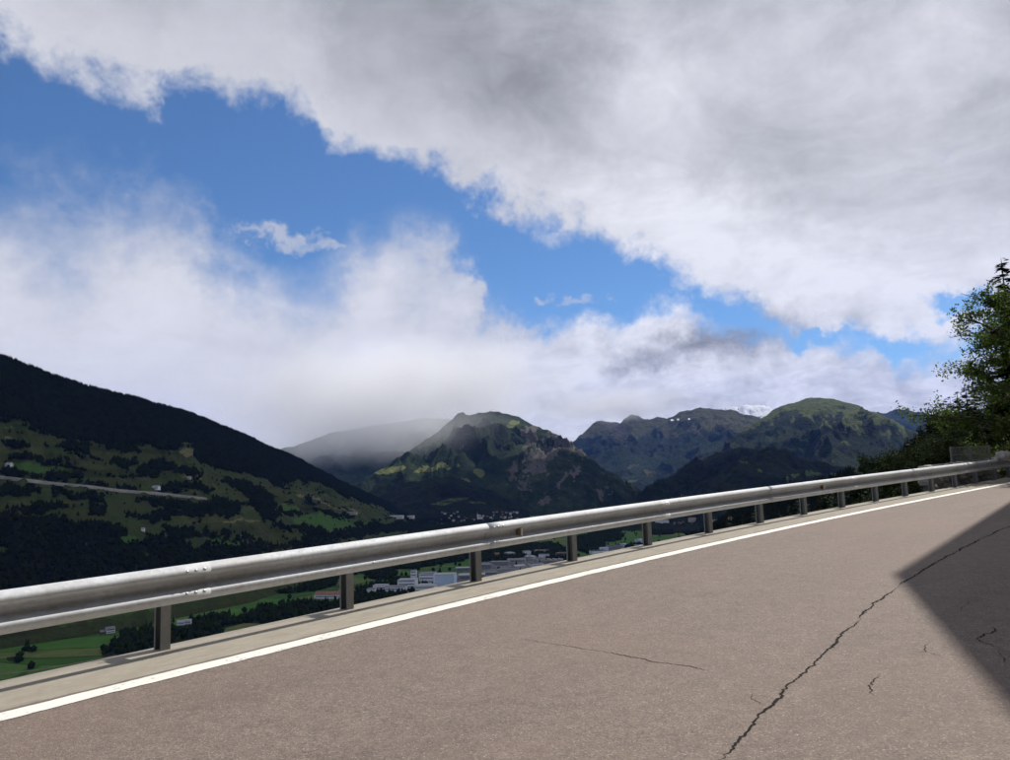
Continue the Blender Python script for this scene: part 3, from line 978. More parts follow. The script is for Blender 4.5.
tag(obj('mountain', L6.mesh('mountain', M['mt_f'], cover4(md, 0.3 * smooth01(L6.PY, 412, 402) * smooth01(-L6.g, -0.4, 0.3), 0 * md))), 'rounded green mountain with grassy top and wooded flanks', 'mountain', kind='structure')

# dark forested shoulder in front of it
L7 = Layer([(600, 530, 5200), (625, 508, 5300), (640, 497, 5400), (660, 484, 5500), (690, 466, 5700), (715, 452, 5800), (740, 446, 5900), (765, 446, 5900), (790, 452, 5800), (815, 461, 5600), (840, 470, 5400), (880, 484, 5200), (940, 500, 5000)],
           [(600, 3900), (700, 3500), (800, 3100), (940, 3000)], 340, 150, 71, 0.85, 110, 420, 9, crest_w=0.2)
md = ellip(L7.PX, L7.PY, [(786, 479, 7, 3, -15), (812, 473, 10, 2.2, -8), (835, 474, 6, 2, 8), (795, 474, 4, 2, 0), (675, 497, 12, 1.5, -8), (840, 458, 5, 2, 20), (760, 470, 4, 2, 0), (745, 462, 3, 1.5, 0)], 0.5, 3.0) * 0.7
tag(obj('mountain', L7.mesh('mountain', M['mt_s'], cover4(md, 0 * md, 0 * md))), 'dark forested mountain shoulder below the green summit', 'mountain', kind='structure')

# small dark wooded hill by the village
L8 = Layer([(360, 512, 5600), (378, 499, 5600), (395, 489, 5600), (415, 481, 5600), (435, 477, 5600), (455, 478, 5600), (475, 484, 5600), (495, 493, 5500), (515, 503, 5400), (530, 512, 5400)],
           [(360, 5000), (530, 4800)], 200, 70, 81, 0.8, 30, 260, 6, crest_w=0.3)
md = ellip(L8.PX, L8.PY, [(455, 500, 20, 2.5, -6), (478, 503, 12, 2, 5), (440, 504, 14, 2, 0)], 0.5) * 0.5
tag(obj('hill', L8.mesh('hill', M['mt_s'], cover4(md, 0 * md, 0 * md))), 'low dark wooded hill rising behind the village', 'hill', kind='structure')

# the near hillside on the left, across the valley
LH = Layer([(-140, 330, 2500), (-60, 347, 2550), (-10, 359, 2600), (5, 361, 2620), (60, 382, 2750), (118, 399, 2900), (180, 413, 3100), (220, 429, 3300), (262, 444, 3600), (300, 462, 4000), (340, 483, 4500), (375, 499, 5000), (400, 509, 5400), (420, 516, 5600), (450, 524, 5800)],
           [(-140, 1550), (0, 1650), (150, 1750), (250, 1950), (330, 2300), (400, 2900), (450, 3600)], 460, 230, 91, 0.88, 42, 420, 5, crest_w=0.15, warp=0.6)
PX, PY = LH.PX, LH.PY
forest_edge = np.interp(PX, [-150, 0, 28, 34, 60, 120, 150, 160, 190, 200, 250, 275, 300, 340, 370, 400, 450], [415, 421, 424, 432, 435, 441, 444, 452, 452, 462, 474, 486, 482, 492, 503, 514, 526])
forest = smooth01(forest_edge - PY + fbm(LH.X / 140, LH.Y / 140, 4, 5) * 5, -2, 3)
clear = ellip(PX, PY, [(187, 452, 10, 7, 0), (188, 445, 9, 3, 0), (258, 480, 10, 3, 10)], 0.4)
forest = forest * (1 - clear)
hedge = ellip(PX, PY, [(85, 448, 7, 5, 0), (72, 446, 10, 3, 0), (120, 448, 16, 3, 5), (30, 460, 26, 2, 4), (15, 448, 14, 3, 0), (60, 462, 24, 1.2, 3), (125, 464, 14, 3, 5), (152, 471, 14, 5, 4), (165, 466, 18, 4, 8), (185, 473, 14, 3, 10), (20, 475, 20, 2.5, 5), (62, 478, 22, 3.0, 6),
                          (95, 486, 16, 2, 5), (120, 488, 14, 2, 5), (170, 489, 14, 3, 4), (195, 487, 20, 3, 6), (235, 484, 14, 5, 10), (250, 492, 12, 5, 20), (215, 507, 26, 9, 6), (165, 503, 30, 4.5, 6), (190, 513, 26, 4, 3), (150, 517, 22, 3, 2), (180, 533, 20, 4, 8), (200, 536, 34, 2.2, -3), (228, 540, 30, 2, 4),
                          (262, 503, 12, 9, 40), (270, 516, 9, 9, 50), (285, 512, 18, 2, 10), (300, 530, 28, 4, 8), (250, 536, 4, 5, 0), (335, 515, 20, 1.8, 10), (20, 492, 24, 6, 0), (60, 488, 5, 7, 0), (75, 496, 20, 3, 5), (95, 498, 14, 4, 0), (40, 508, 30, 4, -5), (98, 510, 10, 6, 0), (12, 530, 30, 18, 0), (50, 545, 40, 14, -8),
                          (60, 525, 24, 8, 0), (100, 535, 26, 12, 0), (130, 548, 30, 8, -5), (160, 545, 30, 9, 0), (210, 552, 30, 7, -5), (255, 548, 26, 5, -6), (300, 545, 40, 5, -6), (340, 535, 40, 4, -6), (380, 528, 34, 4, -5), (230, 555, 60, 5, -8), (415, 525, 20, 3, 0), (310, 500, 6, 3, 30), (60, 566, 90, 22, -4), (150, 564, 70, 12, -6), (20, 585, 60, 12, -8), (210, 562, 60, 8, -8)], 0.35, 4.0)
nz = fbm(LH.X / 45, LH.Y / 45, 4, 12)
hmask = smooth01(hedge + nz * 0.30, 0.44, 0.60)
contour = np.abs(np.sin(LH.Z / 17.0 + fbm(LH.X / 260, LH.Y / 260, 3, 33) * 2.2))
lines = (contour < 0.10) * smooth01(fbm(LH.X / 150, LH.Y / 150, 3, 44), -0.05, 0.25)
wood = np.maximum(np.maximum(forest, 0.004), np.maximum(hmask * 0.8, lines * 0.6)) * smooth01(LH.T, 0.0, 0.02)
bright = ellip(PX, PY, [(325, 521, 30, 6, 4), (35, 468, 30, 4, 3), (345, 527, 30, 4, -4), (290, 508, 10, 3, 10), (225, 543, 16, 3, 0), (130, 540, 14, 4, 0), (80, 602, 150, 20, -8)], 0.4, 4.0)
pale = ellip(PX, PY, [(8, 427, 9, 2.5, 3), (10, 440, 8, 1.6, 5), (187, 452, 9, 5, 0), (232, 520, 16, 2, -3), (250, 522, 14, 2, 5), (190, 478, 14, 1.5, 0), (325, 502, 26, 2, 25), (300, 495, 12, 2, 25), (352, 511, 18, 1.5, 15), (250, 536, 10, 2, 10)], 0.5, 3.0) * 0.6
hill = tag(obj('hillside', LH.mesh('hillside', M['hill'], cover4(bright, np.maximum(forest, hmask * 0.8), pale))), 'dark hillside of pastures and hedges topped by conifer forest', 'hill', kind='structure')


def bare_wood(P):
    return P

# ------------------------------------------------------------------ valley floor: one sheet to the horizon
def floor_z(X, Y):
    r = np.hypot(X, Y)
    return FLOOR + 1.0 + fbm(X / 700, Y / 700, 3, 77) * 5 + np.clip(r - 3500, 0, 4000) * 0.012


faz = np.concatenate([np.linspace(-math.pi, -0.75, 60), np.linspace(-0.74, 0.74, 420), np.linspace(0.75, math.pi, 60)])
fr = np.concatenate([np.geomspace(420, 9000, 130), np.geomspace(9500, 24000, 12)])
A_, R_ = np.meshgrid(faz, fr, indexing='ij')
FX, FY = np.sin(A_) * R_, np.cos(A_) * R_
FZ = floor_z(FX, FY)
fpx, fpy = to_px(FX, FY, FZ)
ok = FY > 100
FLOOR_WOODS = [(150, 640, 40, 12, -10), (120, 650, 20, 6, -12), (195, 632, 30, 9, -6), (215, 622, 30, 6, -4), (100, 612, 30, 6, 0), (140, 605, 30, 10, 0), (60, 598, 70, 8, -6), (20, 610, 20, 3, -5), (285, 613, 45, 9, -8), (330, 609, 20, 7, -8), (300, 585, 40, 8, -6), (250, 592, 40, 5, -5), (330, 572, 50, 8, -8), (390, 590, 36, 8, -8), (372, 600, 30, 6, -10),
               (410, 562, 34, 7, -5), (380, 574, 16, 6, 0), (450, 556, 30, 7, -8), (430, 548, 30, 6, -5), (330, 560, 80, 5, -6), (500, 556, 30, 6, -3), (540, 550, 26, 6, 0), (590, 545, 16, 9, 0), (605, 536, 18, 6, 0), (560, 560, 14, 4, 0), (640, 548, 14, 3, 0), (692, 531, 9, 5, 0), (660, 533, 16, 2, 0), (720, 524, 16, 2.5, -8), (740, 522, 20, 3, -8),
               (460, 528, 40, 4, 0), (500, 522, 30, 4, 0), (440, 533, 40, 3, 0), (420, 524, 20, 2.5, 0), (530, 512, 30, 3, 0), (480, 511, 30, 2, 0), (650, 520, 30, 2, 0), (15, 660, 8, 3, 0), (8, 632, 5, 3, 0), (30, 650, 5, 3, 0), (560, 526, 40, 4, 0)]
fw = np.where(ok, ellip(fpx, fpy, FLOOR_WOODS, 0.3), 0)
fw = np.where(R_ > 6500, 1.0, fw)
V = np.stack([FX, FY, FZ], -1).reshape(-1, 3)
tag(obj('valley_floor', np_mesh('valley_floor', V, grid_faces(len(faz), len(fr))[:, ::-1], 4, M['fields'], True, cover4(0 * fw, fw, 0 * fw).reshape(-1, 4))),
    'green valley floor of meadows far below the road', 'valley', kind='structure')

# ------------------------------------------------------------------ the road's own slope falling to the valley
so = np.concatenate([[0.20, 0.6], np.geomspace(1.2, 900, 70)])
sss = np.concatenate([np.linspace(-30, 90, 121)])
S_, O_ = np.meshgrid(sss, so, indexing='ij')
P_ = road_pt(S_, -O_)
fan = (O_ / 60.0) ** 1.0
hh = np.interp(S_, _s, _h)
spread = (S_ - 20) * fan * 0.75
P_[..., 0] += np.sin(hh) * spread
P_[..., 1] += np.cos(hh) * spread
drop = 0.30 + 0.72 * np.clip(O_ - 0.6, 0, 90) + 0.42 * np.clip(O_ - 90, 0, 2000)
ease = smooth01(S_, 18, 34)
drop = drop * (1 - 0.35 * ease)
P_[..., 2] += -drop + fbm(P_[..., 0] / 14, P_[..., 1] / 14, 4, 91) * np.clip(O_ * 0.06, 0, 5) * smooth01(O_, 2, 12)
P_[..., 2] = np.maximum(P_[..., 2], FLOOR - 6)
tag(obj('slope', np_mesh('slope', P_.reshape(-1, 3), grid_faces(len(sss), len(so)), 4, M['slope'], True)), 'scrubby slope dropping away below the guardrail', 'slope', kind='structure')

# near wooded spur on the right
LS = Layer([(640, 575, 1300), (690, 545, 1200), (730, 524, 1100), (770, 508, 1000), (800, 498, 900), (830, 489, 820), (850, 484, 760), (880, 476, 640), (900, 470, 540), (915, 466, 450), (945, 462, 360), (980, 458, 300), (1040, 450, 270), (1120, 445, 270)],
           [(640, 760), (730, 600), (800, 430), (880, 300), (945, 200), (1120, 120)], 220, 80, 101, 0.7, 14, 160, 3, base=-200, crest_w=0.2)
LS.Z = np.maximum(LS.Z, FLOOR - 5)
tag(obj('spur', LS.mesh('spur', M['slope'], cover4(0 * LS.Z, 0 * LS.Z, 0 * LS.Z))), 'wooded spur of the near slope descending towards the valley', 'slope', kind='structure')


# ------------------------------------------------------------------ far woods as stuff
def cones(name, P, H, W, material, label, broad=0.0, seed=1):
    """many small trees: five-sided spires, or round crowns for a share of them"""
    r = np.random.default_rng(seed)
    N = len(P)
    isb = r.random(N) < broad
    ph = r.random(N) * 6.283
    Vs, Fs = [], []
    # spires: skirt, mid ring, tip
    idx = np.where(~isb)[0]
    n_ = len(idx)
    k = 5
    base = 0
    if n_:
        ang = ph[idx, None] + np.arange(k)[None] * 2 * math.pi / k
        rr = W[idx, None] * (0.75 + 0.5 * r.random((n_, k)))
        ring = np.stack([P[idx, 0, None] + np.cos(ang) * rr, P[idx, 1, None] + np.sin(ang) * rr, P[idx, 2, None] + H[idx, None] * (0.02 + 0.16 * r.random((n_, k)))], -1)
        tip = np.stack([P[idx, 0] + W[idx] * 0.15 * r.standard_normal(n_), P[idx, 1] + W[idx] * 0.15 * r.standard_normal(n_), P[idx, 2] + H[idx]], -1)[:, None]
        V_ = np.concatenate([ring, tip], 1).reshape(-1, 3)
        b0 = np.arange(n_)[:, None] * (k + 1)
        j = np.arange(k)[None]
        F_ = np.stack([b0 + j, b0 + (j + 1) % k, b0 + k + 0 * j], -1).reshape(-1, 3)
        Vs.append(V_)
        Fs.append(F_)
        base = len(V_)
    idx = np.where(isb)[0]
    n_ = len(idx)
    if n_:
        ang = ph[idx, None] + np.arange(k)[None] * 2 * math.pi / k
        w = W[idx] * 1.5
        h = H[idx] * 0.75
        def rg(f, z):
            rr = w[:, None] * f * (0.7 + 0.6 * r.random((n_, k)))
            return np.stack([P[idx, 0, None] + np.cos(ang) * rr, P[idx, 1, None] + np.sin(ang) * rr, P[idx, 2, None] + h[:, None] * (z + 0.15 * r.random((n_, k)))], -1)
        tip = np.stack([P[idx, 0], P[idx, 1], P[idx, 2] + h], -1)[:, None]
        V_ = np.concatenate([rg(0.7, 0.0), rg(1.0, 0.5), tip], 1).reshape(-1, 3)
        b0 = np.arange(n_)[:, None] * (2 * k + 1) + base
        j = np.arange(k)[None]
        q1 = np.stack([b0 + j, b0 + (j + 1) % k, b0 + k + (j + 1) % k], -1).reshape(-1, 3)
        q2 = np.stack([b0 + j, b0 + k + (j + 1) % k, b0 + k + j], -1).reshape(-1, 3)
        q3 = np.stack([b0 + k + j, b0 + k + (j + 1) % k, b0 + 2 * k + 0 * j], -1).reshape(-1, 3)
        Vs.append(V_)
        Fs += [q1, q2, q3]
    me = np_mesh(name, np.concatenate(Vs), np.concatenate(Fs), 3, material)
    return tag(obj(name, me), label, name.split('_')[0], kind='stuff')


def scatter_layer(L, weight, n_try, seed, tmax=1.06):
    r = np.random.default_rng(seed)
    i = r.random(n_try) * (L.naz - 1)
    tt = np.sqrt(r.random(n_try)) * tmax
    j = np.interp(tt, L.t, np.arange(L.nt))
    x, y, z, w = (L.sample(i, j, a) for a in (L.X, L.Y, L.Z, weight))
    # even density over the ground: cells far away are larger
    keep = r.random(n_try) < w * np.clip(np.hypot(x, y) / 4200, 0.25, 1)
    return np.stack([x, y, z], -1)[keep]


P = scatter_layer(LH, np.where(LH.T > 1.0, forest * 0.8, wood), 300000, 3)
# stay in view: drop the trees hidden far off frame
px_, py_ = to_px(P[:, 0], P[:, 1], P[:, 2])
lane_y = np.interp(px_, [-30, 5, 50, 85, 120, 150, 180, 210], [474, 478.5, 484, 487, 491.5, 493.5, 496.5, 500])
P = P[(px_ > -60) & (px_ < 470) & ~((px_ < 212) & (py_ > lane_y - 2.0) & (py_ < lane_y + 4.5))]
fm = to_px(P[:, 0], P[:, 1], P[:, 2])[1]
N = len(P)
qx_, qy_ = to_px(P[:, 0], P[:, 1], P[:, 2])
fe_ = np.interp(qx_, [-150, 0, 60, 120, 200, 250, 300, 340, 370, 400, 450], [415, 421, 435, 441, 462, 474, 482, 492, 503, 514, 526])
Hh = (13 + 9 * RNG.random(N)) * np.where(qy_ > fe_ + 4, 0.55, 1.0)
cones('forest', P, Hh, 2.6 + 1.2 * RNG.random(N), M['forest_far'], 'dark conifer forest and hedges covering the hillside across the valley', 0.25, 4)

r_ = np.random.default_rng(15)
n_try = 260000
az_ = r_.uniform(azel(-20, 560)[0], azel(770, 520)[0], n_try)
rr_ = np.sqrt(r_.random(n_try)) * (5600 - 700) + 700
fx, fy = np.sin(az_) * rr_, np.cos(az_) * rr_
fz = floor_z(fx, fy)
qx, qy = to_px(fx, fy, fz)
wgt = smooth01(ellip(qx, qy, FLOOR_WOODS, 0.3) + fbm(fx / 40, fy / 40, 3, 8) * 0.35, 0.42, 0.58)
wgt = np.maximum(wgt, 0.012)
keep = r_.random(n_try) < wgt * np.clip(rr_ / 3200, 0.3, 1)
VALLEY_P = np.stack([fx, fy, fz], -1)[keep]

# (buildings keep trees out; filled below)
BUILD_SPOTS = []

# ------------------------------------------------------------------ guardrail
guard = tag(empty('guardrail', tuple(road_pt(0.0, 0.0))), 'galvanised steel crash barrier on posts along the road edge', 'guardrail')
G0 = road_pt(0.0, 0.0)


def gchild(o, parent=guard, off=G0):
    o.parent = parent
    return o


def catmull(P, m):
    out = []
    P = [np.array(p, float) for p in P]
    for i in range(len(P) - 1):
        p0, p1, p2, p3 = P[max(i - 1, 0)], P[i], P[i + 1], P[min(i + 2, len(P) - 1)]
        for k in range(m):
            t = k / m
            out.append(0.5 * ((2 * p1) + (-p0 + p2) * t + (2 * p0 - 5 * p1 + 4 * p2 - p3) * t * t + (-p0 + 3 * p1 - 3 * p2 + p3) * t ** 3))
    out.append(P[-1])
    return np.array(out)


half = [(0.022, 0.158), (0.048, 0.150), (0.084, 0.120), (0.094, 0.094), (0.086, 0.070), (0.050, 0.050), (0.012, 0.034), (0.000, 0.016)]
prof = catmull(half + [(d, -z) for d, z in half[::-1]], 3)
TH = 0.0035


def beam_mesh(s0, s1, shift):
    ss = np.linspace(s0, s1, int((s1 - s0) / 0.25) + 1)
    f = prof.copy()
    f[:, 0] += shift
    g = f.copy()
    g[:, 0] -= TH
    ring = np.concatenate([f, g[::-1]])
    k = len(ring)
    S, J = np.meshgrid(ss, np.arange(k), indexing='ij')
    V = road_pt(S, 0.118 + ring[J, 0]) + np.stack([0 * S, 0 * S, 0.565 + ring[J, 1]], -1) - G0
    F = []
    for i in range(len(ss) - 1):
        for j in range(k):
            F.append((i * k + j, i * k + (j + 1) % k, (i + 1) * k + (j + 1) % k, (i + 1) * k + j))
    F.append(tuple(range(k))[::-1])
    F.append(tuple((len(ss) - 1) * k + j for j in range(k)))
    me = bpy.data.meshes.new('rail_beam')
    me.from_pydata([tuple(v) for v in V.reshape(-1, 3)], [], F)
    me.polygons.foreach_set('use_smooth', [len(p.vertices) == 4 for p in me.polygons])
    me.materials.append(M['galv'])
    return me


# dome-headed bolt, axis along local x
bm_ = MB()
prof_b = [(0.0, 0.0165), (0.005, 0.016), (0.010, 0.0105), (0.013, 0.003)]
bm_.tube([(d, 0, 0) for d, _ in prof_b], [r for _, r in prof_b], 8)
BOLT = bm_.mesh('bolt', M['bolt'], True)


def frame_at(s, o, z):
    h = float(np.interp(s, _s, _h))
    p = road_pt(s, o) - G0 + np.array([0, 0, z])
    return p, -h     # local x -> right of heading (towards the road)


for k in range(-3, 11):
    s0 = k * 4.0 - 0.02
    beam = gchild(obj('rail_beam', beam_mesh(s0, s0 + 4.30, 0.006 if k % 2 else 0.0)))
    for ds, pz in ((0.08, 0.100), (0.24, 0.105), (0.08, -0.082), (0.16, -0.082), (0.24, -0.082), (0.16, 0.102)):
        if -1 < s0 < 30:
            p, rz = frame_at(s0 + ds, 0.118 + 0.094, 0.565 + pz)
            b = obj('bolt', BOLT, beam)
            b.location = tuple(p)
            b.rotation_euler = (0, rad(-12 if pz > 0 else -8), rz)
    if -1 < s0 < 20:
        p, rz = frame_at(s0 + 2.15, 0.118 + 0.094, 0.565 - 0.085)
        b = obj('bolt', BOLT, beam)
        b.location = tuple(p)
        b.rotation_euler = (0, 0, rz)

# post: channel section, open towards lower s; local x = towards road, local y = along road
pb = MB()
pb.prism([(-0.13, 0.035), (0.0, 0.035), (0.0, -0.045), (-0.022, -0.045), (-0.022, -0.041), (-0.005, -0.041), (-0.005, 0.030), (-0.125, 0.030), (-0.125, -0.041), (-0.108, -0.041), (-0.108, -0.045), (-0.13, -0.045)], -0.06, 0.665)
POST = pb.mesh('post', M['post'])
sb = MB()
sb.box(0.003, 0.116, -0.035, 0.03, 0.50, 0.62)
SPACER = sb.mesh('spacer', M['post'])
for k in range(-6, 21):
    p, rz = frame_at(k * 2.0, 0.0, 0.0)
    po = gchild(obj('post', POST))
    po.location = tuple(p)
    po.rotation_euler = (0, 0, rz)
    sp = obj('spacer', SPACER, po)

# reflectors in the trough of the rail
rb = MB()
rb.add([(0.0, 0.0, -0.035), (0.075, 0.0, -0.048), (0.075, 0.0, 0.055), (0.0, 0.0, 0.035), (0.0, 0.02, -0.035), (0.075, 0.02, -0.048), (0.075, 0.02, 0.055), (0.0, 0.02, 0.035)],
       [(0, 1, 2, 3), (7, 6, 5, 4), (0, 4, 5, 1), (1, 5, 6, 2), (2, 6, 7, 3), (3, 7, 4, 0)])
RW = rb.mesh('reflector', M['refl_white'])
rb = MB()
rb.box(0.0, 0.055, -0.045, -0.002, -0.03, 0.03)
RS = rb.mesh('bracket', M['refl_side'])
for s in (4.62, 14.55):
    p, rz = frame_at(s, 0.125, 0.56)
    o_ = gchild(obj('reflector', RW))
    o_.location = tuple(p)
    o_.rotation_euler = (0, 0, rz - 0.35)
    obj('bracket', RS, o_)

# ------------------------------------------------------------------ raycast helper onto the terrain
bpy.context.view_layer.update()
DG = bpy.context.evaluated_depsgraph_get()
TERRAIN = ('valley_floor', 'hillside', 'hill', 'mountain', 'spur', 'slope')


def hit(px, py, start=300.0):
    d = Vector(pxdir(px, py)).normalized()
    o = Vector(CAM) + d * start
    for _ in range(12):
        res, loc, nor, idx, ob, mt = scene.ray_cast(DG, o, d)
        if not res:
            return None
        if ob.name.split('.')[0] in TERRAIN:
            return np.array(loc)
        o = loc + d * 0.5
    return None


# ------------------------------------------------------------------ lanes across the valley
def ribbon(name, pts, width, material, label, lift=1.2):
    P3 = []
    P2 = np.array(pts, float)
    L = np.concatenate([[0], np.cumsum(np.hypot(*np.diff(P2, axis=0).T))])
    t = np.arange(0, L[-1], 2.0)
    for a, b in zip(np.interp(t, L, P2[:, 0]), np.interp(t, L, P2[:, 1])):
        h = hit(a, b)
        if h is not None:
            P3.append(h)
    P3 = np.array(P3)
    for k in range(3):
        P3[:, k] = np.convolve(np.pad(P3[:, k], 4, mode='edge'), np.ones(9) / 9, 'valid')
    tv = np.gradient(P3, axis=0)
    tv[:, 2] = 0
    tv /= np.linalg.norm(tv, axis=1)[:, None] + 1e-9
    nv = np.stack([tv[:, 1], -tv[:, 0], 0 * tv[:, 0]], 1)
    V = np.stack([P3 - nv * width / 2, P3 + nv * width / 2], 1)
    V[..., 2] += lift
    b = V.copy()
    b[..., 2] -= lift + 3
    k = len(P3)
    Vall = np.concatenate([V.reshape(-1, 3), b.reshape(-1, 3)])
    i = np.arange(k - 1) * 2
    F = np.concatenate([np.stack([i, i + 1, i + 3, i + 2], 1), np.stack([i, i + 2, i + 2 + 2 * k, i + 2 * k], 1), np.stack([i + 1, i + 1 + 2 * k, i + 3 + 2 * k, i + 3], 1)])
    return tag(obj(name, np_mesh(name, Vall, F, 4, material)), label, 'road', kind='structure')


ribbon('road', [(-30, 474), (5, 478.5), (50, 484), (85, 487), (120, 491.5), (150, 493.5), (180, 496.5), (210, 500)], 6.5, M['lane'], 'pale country lane crossing the dark hillside pastures', 5.0)
ribbon('path', [(-10, 676), (40, 670), (80, 663), (120, 655)], 4, M['dirt'], 'pale track along the edge of the valley meadow', 0.6)

# ------------------------------------------------------------------ buildings in the valley
WINS = {}


def building(name, px, py, w, d, h, rz, wallm, roofm, label, cat, roof='flat', rh=3.0, group=None, strips=0, extra=None, sink=2.0):
    """one building: walls, roof and window bands; w, d, h in metres, base at the ground seen at px,py"""
    p = hit(px, py)
    if p is None:
        return None
    e = tag(empty(name, tuple(p), rz), label, cat, group)
    mb = MB()
    if roof == 'gable':
        mb.gable_body(-w / 2, w / 2, -d / 2, d / 2, -sink, h, rh)
        mb.build('wall', wallm, e)
        r = MB()
        r.gable(-w / 2, w / 2, -d / 2, d / 2, h + 0.05, rh, 0.3, 0.7)
        rf = r.build('roof', roofm, e)
    elif roof == 'saw':
        mb.box(-w / 2, w / 2, -d / 2, d / 2, -sink, h)
        mb.build('wall', wallm, e)
        r = MB()
        k = max(2, int(w / 14))
        for q in range(k):
            a, b = -w / 2 + q * w / k, -w / 2 + (q + 1) * w / k
            r.add([(a, -d / 2, h), (b, -d / 2, h), (b, d / 2, h), (a, d / 2, h), (a, -d / 2, h + rh), (a, d / 2, h + rh)], [(0, 1, 4), (3, 5, 2), (1, 2, 5, 4), (0, 4, 5, 3)])
        rf = r.build('roof', roofm, e)
    else:
        mb.box(-w / 2, w / 2, -d / 2, d / 2, -sink, h)
        mb.build('wall', wallm, e)
        r = MB()
        r.box(-w / 2 - 0.4, w / 2 + 0.4, -d / 2 - 0.4, d / 2 + 0.4, h, h + 0.8)
        rf = r.build('roof', roofm, e)
    for q in range(strips):
        z0 = h * (q + 0.45) / strips
        s = MB()
        s.box(-w / 2 + w * 0.06, w / 2 - w * 0.06, -d / 2 - 0.12, -d / 2 + 0.1, z0, z0 + min(1.8, h * 0.18))
        s.build('window', M['window'], e)
    BUILD_SPOTS.append((p[0], p[1], max(w, d) * 0.6 + 3))
    if extra:
        extra(e)
    return e


def yard(quad, label):
    n1, n2 = 24, 8
    V = []
    for i in range(n1 + 1):
        for j in range(n2 + 1):
            u, v = i / n1, j / n2
            px = (quad[0][0] * (1 - u) + quad[1][0] * u) * (1 - v) + (quad[3][0] * (1 - u) + quad[2][0] * u) * v
            py = (quad[0][1] * (1 - u) + quad[1][1] * u) * (1 - v) + (quad[3][1] * (1 - u) + quad[2][1] * u) * v
            d = pxdir(px, py)
            t = (FLOOR - CAM_H) / d[2]
            for _ in range(4):
                t = (float(floor_z(np.array([d[0] * t]), np.array([d[1] * t]))[0]) - CAM_H) / d[2]
            V.append((d[0] * t, d[1] * t, CAM_H + d[2] * t + 0.5))
    return tag(obj('yard', np_mesh('yard', np.array(V), grid_faces(n1 + 1, n2 + 1), 4, M['paving'])), label, 'yard', kind='structure')


yard([(482, 584), (566, 561), (560, 549), (482, 561)], 'grey paved yards between the halls of the industrial estate')
yard([(385, 596), (472, 584), (468, 572), (390, 584)], 'grey paved yard around the white factory works')
yard([(596, 560), (645, 547), (640, 543), (600, 552)], 'grey paved yard below the pale halls by the grove')
W_, G_, C_, B_ = M['white_wall'], M['grey_wall'], M['cream_wall'], M['blue_wall']
az0 = 0.2
# factory works
building('warehouse', 446, 588, 48, 40, 34, -0.10, B_, M['roof_pale'], 'tall pale blue box warehouse at the factory works', 'building', strips=0)
building('factory_hall', 427, 591, 46, 50, 14, -0.12, W_, M['roof_pale'], 'low white factory hall in front of the tall blue warehouse', 'building', strips=2)
building('factory_hall', 428, 583, 40, 30, 26, -0.12, W_, M['roof_grey'], 'white factory block beside the tall blue warehouse', 'building', strips=3)
building('factory_hall', 408, 588, 44, 36, 21, -0.10, W_, M['roof_pale'], 'white factory block with banded windows at the works', 'building', strips=3)
building('factory_tower', 414, 583, 14, 12, 32, -0.10, W_, M['roof_grey'], 'white stair tower rising over the factory blocks', 'building', strips=4)
building('factory_hall', 396, 591, 50, 30, 11, -0.14, W_, M['roof_grey'], 'long low white hall at the quiet end of the works', 'building', strips=1)
building('factory_shed', 381, 590, 34, 24, 12, -0.16, W_, M['roof_pale'], 'small white shed among the trees beside the works', 'building', strips=1)
building('factory_shed', 372, 592, 20, 18, 8, -0.16, W_, M['roof_grey'], 'little white outbuilding half hidden in trees by the works', 'building')
building('storage_hall', 472, 579, 70, 44, 12, 0.0, G_, M['roof_pale'], 'grey storage hall just beyond the tall blue warehouse', 'building', strips=1)
building('storage_hall', 466, 571, 60, 30, 10, 0.05, G_, M['roof_pale'], 'pale roofed storage hall behind the factory works', 'building', strips=1)
# farm with terracotta roof
building('farm_hall', 329, 598, 62, 26, 9, -0.2, W_, M['roof_red'], 'long white farm hall under a terracotta roof', 'building', 'gable', 6, strips=1)
building('farm_hall', 346, 593, 26, 22, 10, -0.3, C_, M['roof_brown'], 'cream farm barn with brown gable roof beside the long hall', 'building', 'gable', 7)
# isolated houses in the near meadow
building('farmhouse', 110, 633, 15, 11, 7.5, 0.7, W_, M['roof_grey'], 'white farmhouse with grey roof alone in the meadow', 'house', 'gable', 4, strips=2)
building('barn', 103, 634, 10, 8, 4, 0.7, M['timber'], M['roof_grey'], 'small timber barn beside the lone white farmhouse', 'barn', 'gable', 3)
building('house', 181, 625, 13, 10, 6, 0.2, W_, M['roof_pale'], 'white house among the dark trees below the meadow', 'house', 'gable', 3, group='white houses in the trees', strips=1)
building('house', 188, 624, 12, 9, 6, 0.2, W_, M['roof_pale'], 'pale roofed white house at the edge of the dark grove', 'house', 'gable', 3, group='white houses in the trees', strips=1)
# hillside farms
building('farmhouse', 156, 489.5, 20, 11, 6, -0.3, W_, M['roof_pale'], 'white farmhouse just above the hillside lane', 'house', 'gable', 4, strips=1)
building('barn', 188, 479, 16, 9, 4, -0.2, C_, M['roof_pale'], 'pale barn high on the hillside pastures above the lane', 'barn', 'gable', 3)
building('house', 9, 466.5, 13, 10, 6, -0.2, W_, M['roof_pale'], 'white house among hedges high on the hillside', 'house', 'gable', 3, strips=1)
building('chalet', 143, 531, 7, 6, 4.5, 0.1, W_, M['roof_pale'], 'tiny white chalet in the lower hillside pastures', 'house', 'gable', 3)
building('farm_hall', 397, 518.5, 70, 26, 12, -0.1, W_, M['roof_pale'], 'long white hall at the foot of the hillside near the village', 'building', 'gable', 4, strips=1)
building('farm_hall', 409, 518.5, 60, 26, 15, -0.1, W_, M['roof_pale'], 'pale block beside the long white hall at the foot of the hill', 'building', strips=1)
